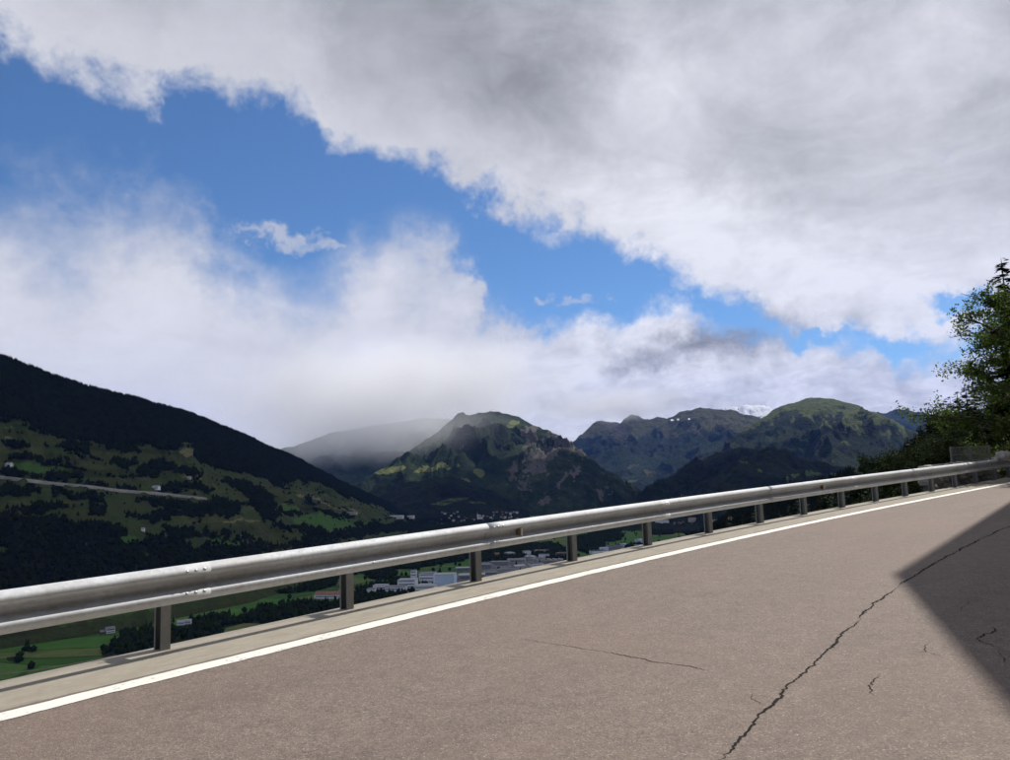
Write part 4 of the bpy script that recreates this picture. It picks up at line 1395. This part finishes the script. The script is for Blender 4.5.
building('farm_hall', 349, 514.5, 70, 14, 8, -0.2, C_, M['roof_grey'], 'narrow cream stable on the slope above the valley meadows', 'building', 'gable', 3)

# industrial estate with grey roofs
rr = random.Random(4)
estate = [(492, 575), (505, 572), (520, 570), (535, 567), (549, 564), (500, 565), (515, 562), (530, 560), (546, 557), (560, 556), (488, 568), (557, 562), (511, 556), (526, 554), (542, 552), (603, 558), (612, 555), (620, 553), (629, 551), (615, 549), (625, 546), (636, 547), (605, 551), (597, 554), (641, 543)]
desc = ['low hall', 'long hall', 'wide hall', 'sawtooth roofed hall']
for i, (a, b) in enumerate(estate):
    bl = i >= 15
    mats = [(G_, M['roof_grey']), (M['render_dull'], M['roof_pale']), (G_, M['roof_brown']), (M['render_dull'], M['roof_grey']), (W_, M['roof_grey'])]
    wm, rm = (B_, M['roof_pale']) if (bl and i % 2 == 0) else mats[(i * 3) % 5]
    g = 'blue and white halls by the grove in the valley' if bl else 'grey roofed halls of the industrial estate'
    names_ = {G_: 'grey walled', M['render_dull']: 'dull rendered', W_: 'white walled', B_: 'pale blue'}
    roofs_ = {M['roof_grey']: 'dark grey', M['roof_pale']: 'pale grey', M['roof_brown']: 'brown'}
    kind_ = ['flat', 'flat', 'gabled', 'sawtooth'][i % 4]
    lab = '%s hall with %s %s roof %s' % (names_[wm], roofs_[rm], kind_, 'in the cluster by the valley grove' if bl else 'on the estate beyond the factory works')
    building('industrial_hall', a + rr.uniform(-2, 2), b + rr.uniform(-0.6, 0.6), rr.uniform(24, 62), rr.uniform(18, 40), rr.uniform(5, 12), rr.uniform(-0.5, 0.5), wm, rm, lab, 'building', ['flat', 'flat', 'gable', 'saw'][i % 4], 3.0, g, strips=1 if i % 3 == 0 else 0)
building('kiosk', 497, 557, 16, 12, 10, 0.1, M['roof_red'], M['roof_red'], 'small red roofed building on the edge of the estate', 'building', 'gable', 4)
# village houses
vil = []
for i in range(46):
    vil.append((rr.uniform(440, 520), rr.uniform(512.5, 522.5)))
for i in range(14):
    vil.append((rr.uniform(655, 735), rr.uniform(519, 525)))
for i, (a, b) in enumerate(vil):
    far = i >= 46
    wn, wm = rr.choice([('grey', M['render_dull']), ('cream', C_), ('white', W_), ('dark grey', G_), ('timber', M['timber'])])
    rn, rm = rr.choice([('brown', M['roof_brown']), ('terracotta', M['roof_red']), ('slate grey', M['roof_grey'])])
    building('village_house', a, b, rr.uniform(9, 16), rr.uniform(8, 12), rr.uniform(4, 7), rr.uniform(0, 3.1), wm, rm,
             'small %s house with %s gable roof %s' % (wn, rn, 'out on the far meadows' if far else 'in the village around the church'), 'house', 'gable', rr.uniform(3, 5), 'houses on the far meadows' if far else 'village houses')
building('hall', 662, 523, 60, 30, 12, 0.1, W_, M['roof_pale'], 'white hall with a pale roof on the far meadow', 'building', group=None)
building('hall', 694, 521.5, 46, 30, 12, 0.0, C_, M['roof_red'], 'cream hall with reddish roof on the far meadow', 'building', 'gable', 5)
building('hall', 722, 522, 80, 30, 9, 0.0, W_, M['roof_pale'], 'long low white greenhouse hall at the end of the meadows', 'building')
# church
cp = hit(480.5, 519)
if cp is not None:
    ch = tag(empty('church', tuple(cp), 0.3), 'white village church with a tall pointed bell tower', 'church')
    mb = MB(); mb.gable_body(-14, 14, -7, 7, -2, 11, 7); mb.build('nave', W_, ch)
    mb = MB(); mb.gable(-14, 14, -7, 7, 11.05, 7, 0.3, 0.6); mb.build('roof', M['roof_grey'], ch)
    mb = MB(); mb.box(-20, -13.5, -3.3, 3.3, -2, 30)
    tw = mb.build('tower', W_, ch)
    mb = MB(); mb.add([(-20.3, -3.6, 30), (-13.2, -3.6, 30), (-13.2, 3.6, 30), (-20.3, 3.6, 30), (-16.75, 0, 48)], [(0, 1, 4), (1, 2, 4), (2, 3, 4), (3, 0, 4), (3, 2, 1, 0)])
    mb.build('spire', M['roof_brown'], tw)
    BUILD_SPOTS.append((cp[0], cp[1], 25))

# valley woods now that the buildings stand
P = VALLEY_P
BS = np.array(BUILD_SPOTS)
keepm = np.ones(len(P), bool)
for bx_, by_, br_ in BS:
    keepm &= (P[:, 0] - bx_) ** 2 + (P[:, 1] - by_) ** 2 > br_ ** 2
    # nothing tall right in front of the building
    l = math.hypot(bx_, by_)
    ux, uy = bx_ / l, by_ / l
    a = P[:, 0] * ux + P[:, 1] * uy
    q = P[:, 0] * uy - P[:, 1] * ux
    keepm &= ~((np.abs(q) < br_ * 0.8) & (a < l) & (a > l - 45))
P = P[keepm]
N = len(P)
cones('woodland', P, 9 + 9 * RNG.random(N), 2.8 + 1.6 * RNG.random(N), M['grove'], 'dark groves and tree rows on the valley floor', 0.55, 6)


# ------------------------------------------------------------------ trees near the road
def ground_z(x, y, default=-5.0):
    best = None
    o = Vector((x, y, 400.0))
    for _ in range(8):
        res, loc, nor, idx, ob, mt = scene.ray_cast(DG, o, Vector((0, 0, -1)))
        if not res:
            break
        if ob.name.split('.')[0] in ('slope', 'spur', 'verge', 'valley_floor'):
            best = loc.z
            break
        o = loc - Vector((0, 0, 0.01))
    return default if best is None else best


def spruce_meshes(seed, H=16.0, R=2.6, nw=52, nb=10):
    r = np.random.default_rng(seed)
    Vl = []
    for k in range(nw):
        f = (k + 0.5 * r.random()) / nw
        z = H * (0.07 + 0.92 * f)
        rad_ = R * (1 - f) ** 0.8 * (0.8 + 0.4 * r.random()) + 0.12
        n_b = max(4, int(nb * (1 - f * 0.45)))
        a0 = r.random() * 6.28
        for q in range(n_b):
            if r.random() < 0.10:
                continue
            a = a0 + q * 6.283 / n_b + r.normal(0, 0.25)
            L = rad_ * (0.55 + 0.6 * r.random())
            z = H * (0.07 + 0.92 * f) + r.normal(0, 0.22)
            m = max(4, int(4 + L * 4.5))
            t = (np.arange(m) + r.random(m) * 0.8) / m
            rr = L * t
            zz = z - 0.42 * L * t + 0.22 * L * t ** 2.5 + r.normal(0, 0.05, m)
            ca, sa = math.cos(a), math.sin(a)
            base = np.stack([ca * rr, sa * rr, zz], 1)
            for side in (-1, 1):
                sz = (0.55 + 0.45 * (1 - f)) * (0.24 + 0.30 * (1 - t) * min(1, L / 1.5)) * (0.8 + 0.5 * r.random(m))
                ang = a + side * (0.7 + 0.5 * r.random(m))
                tip = base + np.stack([np.cos(ang) * sz * 1.6, np.sin(ang) * sz * 1.6, -0.15 * sz - 0.25 * sz * r.random(m)], 1)
                out = base + np.stack([ca * sz * 0.9, sa * sz * 0.9, -0.10 * sz - 0.5 * sz * r.random(m)], 1)
                Vl.append(np.stack([base, tip, out], 1).reshape(-1, 3))
    # leader
    top = np.array([[0.06, 0, H * 0.93], [-0.06, 0.03, H * 0.93], [0, 0, H * 1.01]])
    Vl.append(top)
    V = np.concatenate(Vl)
    crown = np_mesh('crown', V, np.arange(len(V)), 3, M['needle'])
    t = MB()
    t.tube([(0, 0, -1.5), (0, 0, H * 0.3), (0.02, 0, H * 0.7), (0, 0, H * 0.97)], [0.20 * H / 16, 0.15 * H / 16, 0.075 * H / 16, 0.015], 8)
    return crown, t.mesh('trunk', M['bark'], True), H


SPRUCES = [spruce_meshes(101), spruce_meshes(102, R=2.3), spruce_meshes(103, R=3.1), spruce_meshes(104, R=2.1)]


def spruce(px, py, dist, var, label, group=None):
    p = at(px, py, dist)
    g = ground_z(p[0], p[1])
    crown, trunk, H = SPRUCES[var]
    sc = max(0.35, (p[2] - g) / H)
    e = tag(empty('spruce_tree', (p[0], p[1], g), random.uniform(0, 6.28)), label, 'tree', group)
    w = min(sc * (1.5 if sc < 1 else 1.0), 1.3) * random.uniform(0.9, 1.15)
    for me, nm in ((trunk, 'trunk'), (crown, 'crown')):
        o = obj(nm, me, e)
        o.scale = (w, w, sc)
    return e


near_spruces = [(1001, 258, 46, 1, 'tall thin spruce rising above the leafy tree by the wall'), (943, 399, 62, 0, 'dark pointed spruce just beyond the mesh fence panel'), (920, 422, 78, 3, 'slim dark spruce standing clear against the far mountains'),
                (957, 392, 58, 2, 'broad dark spruce behind the twigs of the leafy tree'), (973, 386, 52, 0, 'dark spruce directly behind the mesh fence panel'), (990, 372, 50, 2, 'broad spruce behind the stone wall and pale boulder'),
                (931, 414, 70, 1, 'narrow spruce squeezed between two darker spruces'), (907, 440, 92, 0, 'small spruce at the lower end of the roadside trees'), (1012, 330, 54, 0, 'tall spruce at the back of the roadside trees'),
                (913, 431, 74, 2, 'bushy spruce leaning on the slim dark spruce'), (927, 416, 66, 2, 'full skirted spruce left of the pointed spruce by the panel'), (936, 407, 64, 0, 'dark spruce touching the pointed spruce by the panel'),
                (950, 397, 60, 2, 'wide spruce between the pointed and the broad dark spruce'), (899, 448, 84, 2, 'low bushy spruce at the edge of the roadside trees'), (965, 384, 54, 1, 'spruce half hidden by the outermost leafy twigs'), (890, 455, 96, 0, 'last small spruce where the bank drops to the valley')]
for a in near_spruces:
    spruce(*a)

line_x = [715, 760, 800, 850, 880, 918]
line_y = [520, 504, 488, 468, 455, 440]
rs = random.Random(21)
for i in range(64):
    px = rs.uniform(728, 925)
    top = float(np.interp(px, line_x, line_y))
    py = top + abs(rs.gauss(0, 14)) + 2
    dist = rs.uniform(75, 240) * (1.0 if px > 800 else 1.25)
    vv = rs.randrange(4)
    near_ = 'just below the guardrail' if dist < 110 else ('halfway down the slope below the guardrail' if dist < 180 else 'far down the slope below the guardrail')
    spruce(px, py, dist, vv, '%s spruce in the dark wood %s' % (('regular', 'slim', 'broad', 'very slim')[vv], near_), 'spruces on the slope below the guardrail')


def leafy_meshes(seed, H, R, leaf, n_leaf, material, lean=(0, 0), trunk_h=0.25, sparse=0.0, squash=0.8, leafsize=0.11, nlimb=9):
    """broadleaf tree: trunk, forking limbs, twigs with leaves"""
    r = np.random.default_rng(seed)
    t = MB()
    th = H * trunk_h
    t.tube([(0, 0, -1.0), (0.03, 0, th * 0.5), (lean[0] * 0.1, lean[1] * 0.1, th), (lean[0] * 0.3, lean[1] * 0.3, H * 0.6), (lean[0] * 0.5, lean[1] * 0.5, H * 0.9)], [0.028 * H, 0.022 * H, 0.019 * H, 0.011 * H, 0.003 * H], 8)
    ends = []
    cz = th + (H - th) * 0.5
    for k in range(nlimb):
        f = (k + 0.3) / nlimb
        z0 = th * 0.85 + (H * 0.82 - th) * f
        a = k * 2.4 + r.normal(0, 0.3)
        out = R * (0.75 + 0.35 * r.random()) * (1 - 0.55 * f ** 1.5) * (0.75 + 0.25 * min(1, f * 4))
        rise = (H - z0) * (0.35 + 0.3 * r.random()) * (0.15 + 0.85 * min(1, f * 1.5))
        p0 = np.array([lean[0] * 0.3 * f, lean[1] * 0.3 * f, z0])
        p3 = p0 + np.array([math.cos(a) * out + lean[0] * 0.4, math.sin(a) * out + lean[1] * 0.4, rise])
        p1 = p0 + (p3 - p0) * 0.33 + np.array([0, 0, 0.10 * out]) + r.normal(0, 0.1, 3) * R * 0.2
        p2 = p0 + (p3 - p0) * 0.68 + np.array([0, 0, 0.08 * out]) + r.normal(0, 0.1, 3) * R * 0.2
        t.tube([p0, p1, p2, p3], [0.010 * H, 0.007 * H, 0.0045 * H, 0.0015 * H], 6)
        for q in range(7):
            u = 0.25 + 0.75 * (q + r.random()) / 7
            b0 = (1 - u) * p0 + u * p3 + np.array([0, 0, 0.08 * out * math.sin(u * math.pi)])
            d = r.normal(0, 1, 3)
            d[2] = abs(d[2]) * 0.4 - 0.05
            d /= np.linalg.norm(d)
            L = R * (0.22 + 0.25 * r.random())
            b1 = b0 + d * L * 0.6 + np.array([0, 0, 0.03])
            b2 = b0 + d * L + np.array([0, 0, -0.06 * L])
            t.tube([b0, b1, b2], [0.0035 * H, 0.0022 * H, 0.0008 * H], 4)
            for w in range(6):
                v = 0.2 + 0.8 * r.random()
                c0 = b0 + d * L * v
                e = r.normal(0, 1, 3)
                e[2] *= 0.6
                e /= np.linalg.norm(e)
                l2 = R * (0.08 + 0.13 * r.random())
                c1 = c0 + e * l2
                t.tube([c0, c1], [0.0012 * H, 0.0004 * H], 3)
                if r.random() > sparse:
                    ends.append((c0, c1))
    trunk = t.mesh('trunk', M['bark'], True)
    E0 = np.array([a for a, b in ends])
    E1 = np.array([b for a, b in ends])
    idx = r.integers(0, len(ends), n_leaf)
    u = r.random(n_leaf)[:, None] * 1.15
    C = E0[idx] * (1 - u) + E1[idx] * u + r.normal(0, 0.055 * R ** 0.5, (n_leaf, 3))
    d1 = r.normal(0, 1, (n_leaf, 3))
    d1[:, 2] -= 0.5
    d1 /= np.linalg.norm(d1, axis=1)[:, None]
    up = r.normal(0, 1, (n_leaf, 3)) * 0.7 + np.array([0, 0, 1.0])
    d2 = np.cross(d1, up)
    d2 /= np.linalg.norm(d2, axis=1)[:, None]
    s = leafsize * (0.6 + 0.8 * r.random(n_leaf))[:, None]
    Q = np.stack([C, C + d1 * s * 0.5 + d2 * s * 0.28, C + d1 * s, C + d1 * s * 0.5 - d2 * s * 0.28], 1).reshape(-1, 3)
    crown = np_mesh('crown', Q, np.arange(len(Q)), 4, material)
    return trunk, crown


def place_leafy(meshes, x, y, z, rz, label, cat='tree', name='broadleaf_tree', sc=1.0, group=None):
    e = tag(empty(name, (x, y, z), rz), label, cat, group)
    for me, nm in zip(meshes, ('trunk', 'crown')):
        o = obj(nm, me, e)
        o.scale = (sc, sc, sc)
    return e


p = at(1046, 470, 35)
g = ground_z(p[0], p[1], -0.8)
big = leafy_meshes(7, 8.3 - g, 4.4, None, 44000, M['leaf'], lean=(-0.6, 0.2), trunk_h=0.16, sparse=0.22, leafsize=0.105, nlimb=17)
place_leafy(big, p[0], p[1], g, 2.1, 'large leafy tree with sparse twigs reaching out over the guardrail')
shrubA = leafy_meshes(17, 3.0, 1.9, None, 20000, M['leaf_dark'], trunk_h=0.1, leafsize=0.075, nlimb=12)
shrubB = leafy_meshes(18, 3.0, 2.1, None, 20000, M['leaf_dark'], trunk_h=0.1, leafsize=0.075, nlimb=12)
for px, py, dist, sc, ms, lab in ((976, 424, 40, 1.5, shrubB, 'bright green bush behind the mesh fence panel'), (934, 446, 46, 1.3, shrubA, 'dark leafy bush at the end of the stone wall'), (906, 450, 62, 1.2, shrubA, 'rounded green bush below the slim dark spruce'),
                                  (1000, 420, 40, 1.6, shrubA, 'tall dark bush beside the pale boulder'), (952, 436, 42, 1.4, shrubA, 'dark bush crowding the end post of the mesh panel')):
    q = at(px, py, dist)
    gz = q[2] - 3.0 * sc
    g2 = ground_z(q[0], q[1])
    sc2 = max(0.5, (q[2] - g2) / 3.0)
    e = place_leafy(ms, q[0], q[1], g2, random.uniform(0, 6), lab, 'bush', 'bush', min(sc2, sc * 1.6))
    if sc2 > sc * 1.6:
        for c in e.children:
            c.scale = (sc * 1.6, sc * 1.6, sc2)

# ------------------------------------------------------------------ stone wall, mesh panel and boulder behind the rail
wall = tag(empty('stone_wall', tuple(road_pt(27.0, -0.75))), 'low rough stone wall behind the far end of the guardrail', 'wall')
W0 = road_pt(27.0, -0.75)
rw = np.random.default_rng(5)
SM = []
for k in range(6):
    r = np.random.default_rng(60 + k)
    sub = MB()
    vs, fs = [], []
    n1, n2 = 4, 6
    for i in range(n1 + 1):
        th = math.pi * i / n1
        for j in range(n2):
            ph = 2 * math.pi * j / n2
            q = np.array([math.sin(th) * math.cos(ph), math.sin(th) * math.sin(ph), math.cos(th)])
            q = np.sign(q) * np.abs(q) ** 0.6 * 0.5 * (1 + r.normal(0, 0.08))
            vs.append(q)
    for i in range(n1):
        for j in range(n2):
            fs.append((i * n2 + j, (i + 1) * n2 + j, (i + 1) * n2 + (j + 1) % n2, i * n2 + (j + 1) % n2))
    sub.add(vs, fs)
    SM.append(sub.mesh('stone', M['stone']))
zrow = -0.35
for row in range(5):
    hgt = 0.24 - 0.01 * row
    s = 23.6 + 0.2 * (row % 2)
    while s < 33.5:
        w = 0.28 + 0.34 * rw.random()
        p = road_pt(s + w / 2, -0.80 + rw.normal(0, 0.025)) - W0
        h = float(np.interp(s, _s, _h))
        o = obj('stone', SM[int(rw.integers(0, 6))], wall)
        o.location = (p[0], p[1], p[2] + zrow + hgt / 2)
        o.scale = (0.46 * (0.9 + 0.25 * rw.random()), w * 1.06, hgt * 1.12)
        o.rotation_euler = (rw.normal(0, 0.06), rw.normal(0, 0.06), -h + rw.normal(0, 0.05))
        s += w
    zrow += hgt * 0.93
core = MB()
ss = np.linspace(23.7, 33.4, 40)
fa, fb = road_pt(ss, -0.66) - W0, road_pt(ss, -0.94) - W0
for i in range(39):
    core.add([fa[i] + (0, 0, -0.5), fa[i + 1] + (0, 0, -0.5), fb[i + 1] + (0, 0, -0.5), fb[i] + (0, 0, -0.5), fa[i] + (0, 0, 0.68), fa[i + 1] + (0, 0, 0.68), fb[i + 1] + (0, 0, 0.68), fb[i] + (0, 0, 0.68)],
             [(0, 3, 2, 1), (4, 5, 6, 7), (0, 1, 5, 4), (2, 3, 7, 6)])
core.build('mortar', M['stone'], wall)

# mesh panel: frame of three uprights with two rails and a wire grid
a0, a1 = at(953, 470, 30.5), at(990.5, 463, 31.0)
base_z = float(road_pt(27.0, 0)[2]) + 0.6
top_z = at(953, 446.5, 30.5)[2]
dv = np.array([a1[0] - a0[0], a1[1] - a0[1], 0.0])
Lp = float(np.hypot(dv[0], dv[1]))
panel = tag(empty('mesh_fence', (a0[0], a0[1], base_z), math.atan2(dv[1], dv[0])), 'grey wire mesh fence panel standing on the stone wall', 'fence')
Hp = float(top_z - base_z)
for k in range(3):
    m_ = MB(); x = Lp * k / 2
    m_.box(x - 0.03, x + 0.03, -0.03, 0.03, -0.3, Hp)
    m_.build('upright', M['mesh_wire'], panel)
for z in (0.12, Hp * 0.55, Hp - 0.03):
    m_ = MB(); m_.box(0.03, Lp - 0.03, -0.016, 0.016, z - 0.016, z + 0.016)
    m_.build('rail', M['mesh_wire'], panel)
m_ = MB()
for k in range(1, 28):
    x = Lp * k / 28
    m_.box(x - 0.004, x + 0.004, -0.004, 0.004, 0.1, Hp - 0.02)
for k in range(1, 16):
    z = 0.1 + (Hp - 0.12) * k / 16
    m_.box(0.03, Lp - 0.03, 0.0045, 0.0105, z - 0.004, z + 0.004)
o = m_.build('wire_mesh', M['mesh_wire'], panel)
o['kind'] = 'stuff'

def boulder(px, py, dist, r, label):
    p = at(px, py, dist)
    me_b = MB(); vs = []; fs = []
    rb_ = np.random.default_rng(int(px))
    n1, n2 = 10, 14
    for i in range(n1 + 1):
        for j in range(n2):
            th, ph = math.pi * i / n1, 2 * math.pi * j / n2
            d = np.array([math.sin(th) * math.cos(ph), math.sin(th) * math.sin(ph), math.cos(th)])
            k = 1 + 0.22 * float(fbm(np.array([d[0] * 1.7 + d[2]]), np.array([d[1] * 1.7 - d[2]]), 3, int(px))[0])
            vs.append(d * r * k * np.array([1.2, 1.0, 0.85]))
    for i in range(n1):
        for j in range(n2):
            fs.append((i * n2 + j, (i + 1) * n2 + j, (i + 1) * n2 + (j + 1) % n2, i * n2 + (j + 1) % n2))
    me_b.add(vs, fs)
    o = me_b.build('boulder', M['pale_stone'])
    o.location = tuple(p)
    return tag(o, label, 'rock')


boulder(1003, 456, 31.5, 0.20, 'pale boulder resting on the stone wall beside the mesh panel')
boulder(1020, 458, 32.0, 0.28, 'second pale boulder on the wall beyond the mesh panel')

# ------------------------------------------------------------------ unseen house, added and shaped so its roof casts the asphalt shadow
def up_sun(x, y, z0, h):
    k = (h - z0) / SUN_DIR[2]
    return np.array([x + SUN_DIR[0] * k, y + SUN_DIR[1] * k])


EAVE = 14.0
q0, q1, q2 = up_sun(4.35, 9.19, 0.18, EAVE + 0.12), up_sun(10.56, 17.3, 0.46, EAVE + 0.35), up_sun(2.62, 4.49, 0.04, EAVE + 0.35)
d01 = (q1 - q0) / np.linalg.norm(q1 - q0)
d02 = (q2 - q0) / np.linalg.norm(q2 - q0)
n01 = np.array([d01[1], -d01[0]])
n02 = np.array([-d02[1], d02[0]])
A1 = q0 + d01 * 13
A2 = q0 + d02 * 8.5
B1 = A1 + n01 * 9
B2 = A2 + n02 * 9
Bc = q0 + (n01 + n02) / 2 * 9.2
house = tag(empty('shadow_house', (q0[0], q0[1], 0.0)), 'unseen four storey house added to cast its eave shadow on the road', 'house')
H0 = np.array([q0[0], q0[1]])
r = MB(); r.prism([tuple(v - H0) for v in (A2, q0, A1, B1, Bc, B2)][::-1], EAVE, EAVE + 0.35)
r.build('roof', M['timber'], house)
ins = 2.4
w0 = q0 + (n01 + n02) / 2 * ins
wa1 = A1 + n01 * ins - d01 * 1.2
wa2 = A2 + n02 * ins - d02 * 1.2
wb1, wb2 = B1 - n01 * 0.6 - d01 * 1.2, B2 - n02 * 0.6 - d02 * 1.2
wbc = Bc - (n01 + n02) / 2 * 0.6
w = MB(); w.prism([tuple(v - H0) for v in (wa2, w0, wa1, wb1, wbc, wb2)][::-1], -1.0, EAVE - 0.002)
w.build('wall', C_, house)
for fl in range(4):
    for k in range(4):
        for (pA, dd, nn, LL) in ((w0, d01, n01, 10.5), (w0, d02, n02, 6.2)):
            c = pA + dd * (LL * (k + 0.6) / 4) - nn * 0.02 - H0
            z = 1.6 + fl * 3.1
            wm = MB()
            t2 = dd * 0.5
            n2 = nn * 0.05
            wm.prism([tuple(c - t2 - n2), tuple(c + t2 - n2), tuple(c + t2 + n2), tuple(c - t2 + n2)], z, z + 1.3)
            wi = wm.build('window', M['window'], house)
            sm_ = MB()
            c2 = c - nn * 0.08
            sm_.prism([tuple(c2 - t2 * 1.2 - n2), tuple(c2 + t2 * 1.2 - n2), tuple(c2 + t2 * 1.2 + n2), tuple(c2 - t2 * 1.2 + n2)], z - 0.1, z - 0.005)
            sm_.build('sill', W_, wi)

# ------------------------------------------------------------------ wood on the unseen mountainside raised above the road
rk_ = np.random.default_rng(77)
bi = rk_.integers(0, BP.shape[0] - 1, 1500)
bj = rk_.integers(4, BP.shape[1] - 1, 1500)
keep = ~((BS_[bi, bj] > 0) & (BS_[bi, bj] < 30) & (BO_[bi, bj] < 20))
PB = BP[bi, bj][keep] + np.stack([rk_.normal(0, 0.6, keep.sum()), rk_.normal(0, 0.6, keep.sum()), np.full(keep.sum(), -0.8)], 1)
cones('bank_wood', PB, 7 + 6 * rk_.random(len(PB)), 1.9 + 0.8 * rk_.random(len(PB)), M['forest_far'], 'dark conifers covering the mountainside above the road', 0.2, 10)

# ------------------------------------------------------------------ forest on the near spur
P = scatter_layer(LS, np.ones_like(LS.Z) * 4, 16000, 31, 1.05)
N = len(P)
cones('spur_wood', P, 10 + 8 * RNG.random(N), 2.4 + 1.0 * RNG.random(N), M['forest_far'], 'dark conifer wood on the spur below the road', 0.15, 9)

# ------------------------------------------------------------------ cloud added out of view, placed and sized to shade the valley
def lens(name, cx, cy, cz, rx, ry, rz, seed, material, nu=40, nv=80, lump=0.22, freq=1.6):
    th = np.linspace(0.02, math.pi - 0.02, nu)
    ph = np.linspace(0, 2 * math.pi, nv, endpoint=False)
    T, Pp = np.meshgrid(th, ph, indexing='ij')
    d = np.stack([np.sin(T) * np.cos(Pp), np.sin(T) * np.sin(Pp), np.cos(T)], -1)
    k = 1 + lump * fbm(d[..., 0] * freq + d[..., 2] * 0.7 + seed, d[..., 1] * freq - d[..., 2] * 0.7 + seed * 2, 5, seed, 0.55)
    V = d * k[..., None] * np.array([rx, ry, rz])
    V = V.reshape(-1, 3)
    i, j = np.meshgrid(np.arange(nu - 1), np.arange(nv), indexing='ij')
    a = (i * nv + j).ravel()
    b = (i * nv + (j + 1) % nv).ravel()
    F = np.stack([a, a + nv, b + nv, b], 1)
    me = np_mesh(name, V, F, 4, material, True)
    import bmesh
    bm = bmesh.new(); bm.from_mesh(me); bmesh.ops.holes_fill(bm, edges=[e for e in bm.edges if e.is_boundary]); bm.to_mesh(me); bm.free()
    o = obj(name, me)
    o.location = (cx, cy, cz)
    return o


def m_deck(n, b):
    out = [x for x in n.n if x.type == 'OUTPUT_MATERIAL'][0]
    tl = n.new('ShaderNodeBsdfTranslucent'); tl.inputs[0].default_value = (0.9, 0.9, 0.92, 1)
    tr = n.new('ShaderNodeBsdfTransparent')
    mx = n.new('ShaderNodeMixShader'); mx.inputs[0].default_value = 0.75
    n.l.new(tr.outputs[0], mx.inputs[1]); n.l.new(tl.outputs[0], mx.inputs[2])
    n.l.new(mx.outputs[0], out.inputs[0])


CLOUD_Z = 7600.0
kk = (CLOUD_Z + 100) / SUN_DIR[2]
ox, oy = SUN_DIR[0] * kk, SUN_DIR[1] * kk
tag(lens('cloud', -1000 + ox, 3300 + oy, CLOUD_Z, 4400, 2950, 420, 3, mat('shade_cloud', m_deck), lump=0.12), 'high flat cloud added out of view to shade the valley', 'cloud', kind='stuff')


def m_lowcloud(dens, soft_z, seed):
    def fn(n, b):
        out = [x for x in n.n if x.type == 'OUTPUT_MATERIAL'][0]
        n.n.remove(b)
        pv = n.new('ShaderNodeVolumePrincipled')
        pv.inputs['Color'].default_value = (0.995, 0.997, 1.0, 1)
        pv.inputs['Anisotropy'].default_value = 0.0
        g = n.new('ShaderNodeTexCoord').outputs['Generated']
        c = n.vm('SCALE', n.vm('SUBTRACT', g, (0.5, 0.5, 0.5)), 2.0)
        ln = n.new('ShaderNodeVectorMath', operation='LENGTH')
        n.l.new(c, ln.inputs[0])
        k = n.noise(n.vm('ADD', n.pos(), (seed * 900.0, 0, 0)), 0.0016, 4, 0.6)
        d = n.m('ADD', n.m('SUBTRACT', 0.95, ln.outputs['Value']), n.m('MULTIPLY', n.m('SUBTRACT', k, 0.5), 1.3))
        n.put(pv.inputs['Density'], n.m('MULTIPLY', n.sstep(d, 0.0, soft_z), dens))
        n.l.new(pv.outputs[0], out.inputs['Volume'])
    return fn


def cloud_at(px, py, dist, rx, ry, rz, seed, dens, soft, label):
    p = at(px, py, dist)
    o = lens('low_cloud', p[0], p[1], p[2], rx, ry, rz, seed, mat('low_cloud_vapour', m_lowcloud(dens, soft, seed)), 24, 40, 0.15, 1.2)
    o.rotation_euler = (0, 0, -math.atan2(p[0], p[1]))
    return tag(o, label, 'cloud', kind='stuff')


cloud_at(375, 388, 8900, 2300, 1600, 700, 4, 0.0024, 1.0, 'low grey white cloud swallowing the top of the hazy mountain')
cloud_at(335, 436, 8700, 1700, 1100, 540, 9, 0.0016, 1.1, 'thin mist veiling the flank of the hazy mountain')
cloud_at(432, 428, 7000, 800, 800, 380, 12, 0.0007, 1.3, 'pale mist drifting over the shoulder of the rocky mountain')
cloud_at(615, 404, 12600, 1400, 900, 300, 6, 0.0014, 0.9, 'low grey cloud trailing over the bare far crest')

# ------------------------------------------------------------------ haze: one even box of air round the whole scene
def m_haze(n, b):
    out = [x for x in n.n if x.type == 'OUTPUT_MATERIAL'][0]
    n.n.remove(b)
    pv = n.new('ShaderNodeVolumePrincipled')
    pv.inputs['Color'].default_value = (0.15, 0.32, 1.0, 1)
    pv.inputs['Density'].default_value = HAZE
    pv.inputs['Anisotropy'].default_value = 0.2
    n.l.new(pv.outputs[0], out.inputs['Volume'])


HAZE = 1.25e-5
hz = MB(); hz.box(-25000, 25000, -25000, 25000, -290, 2700)
tag(hz.build('haze', mat('haze_air', m_haze)), 'thin blue haze filling the valley air', 'haze', kind='stuff')
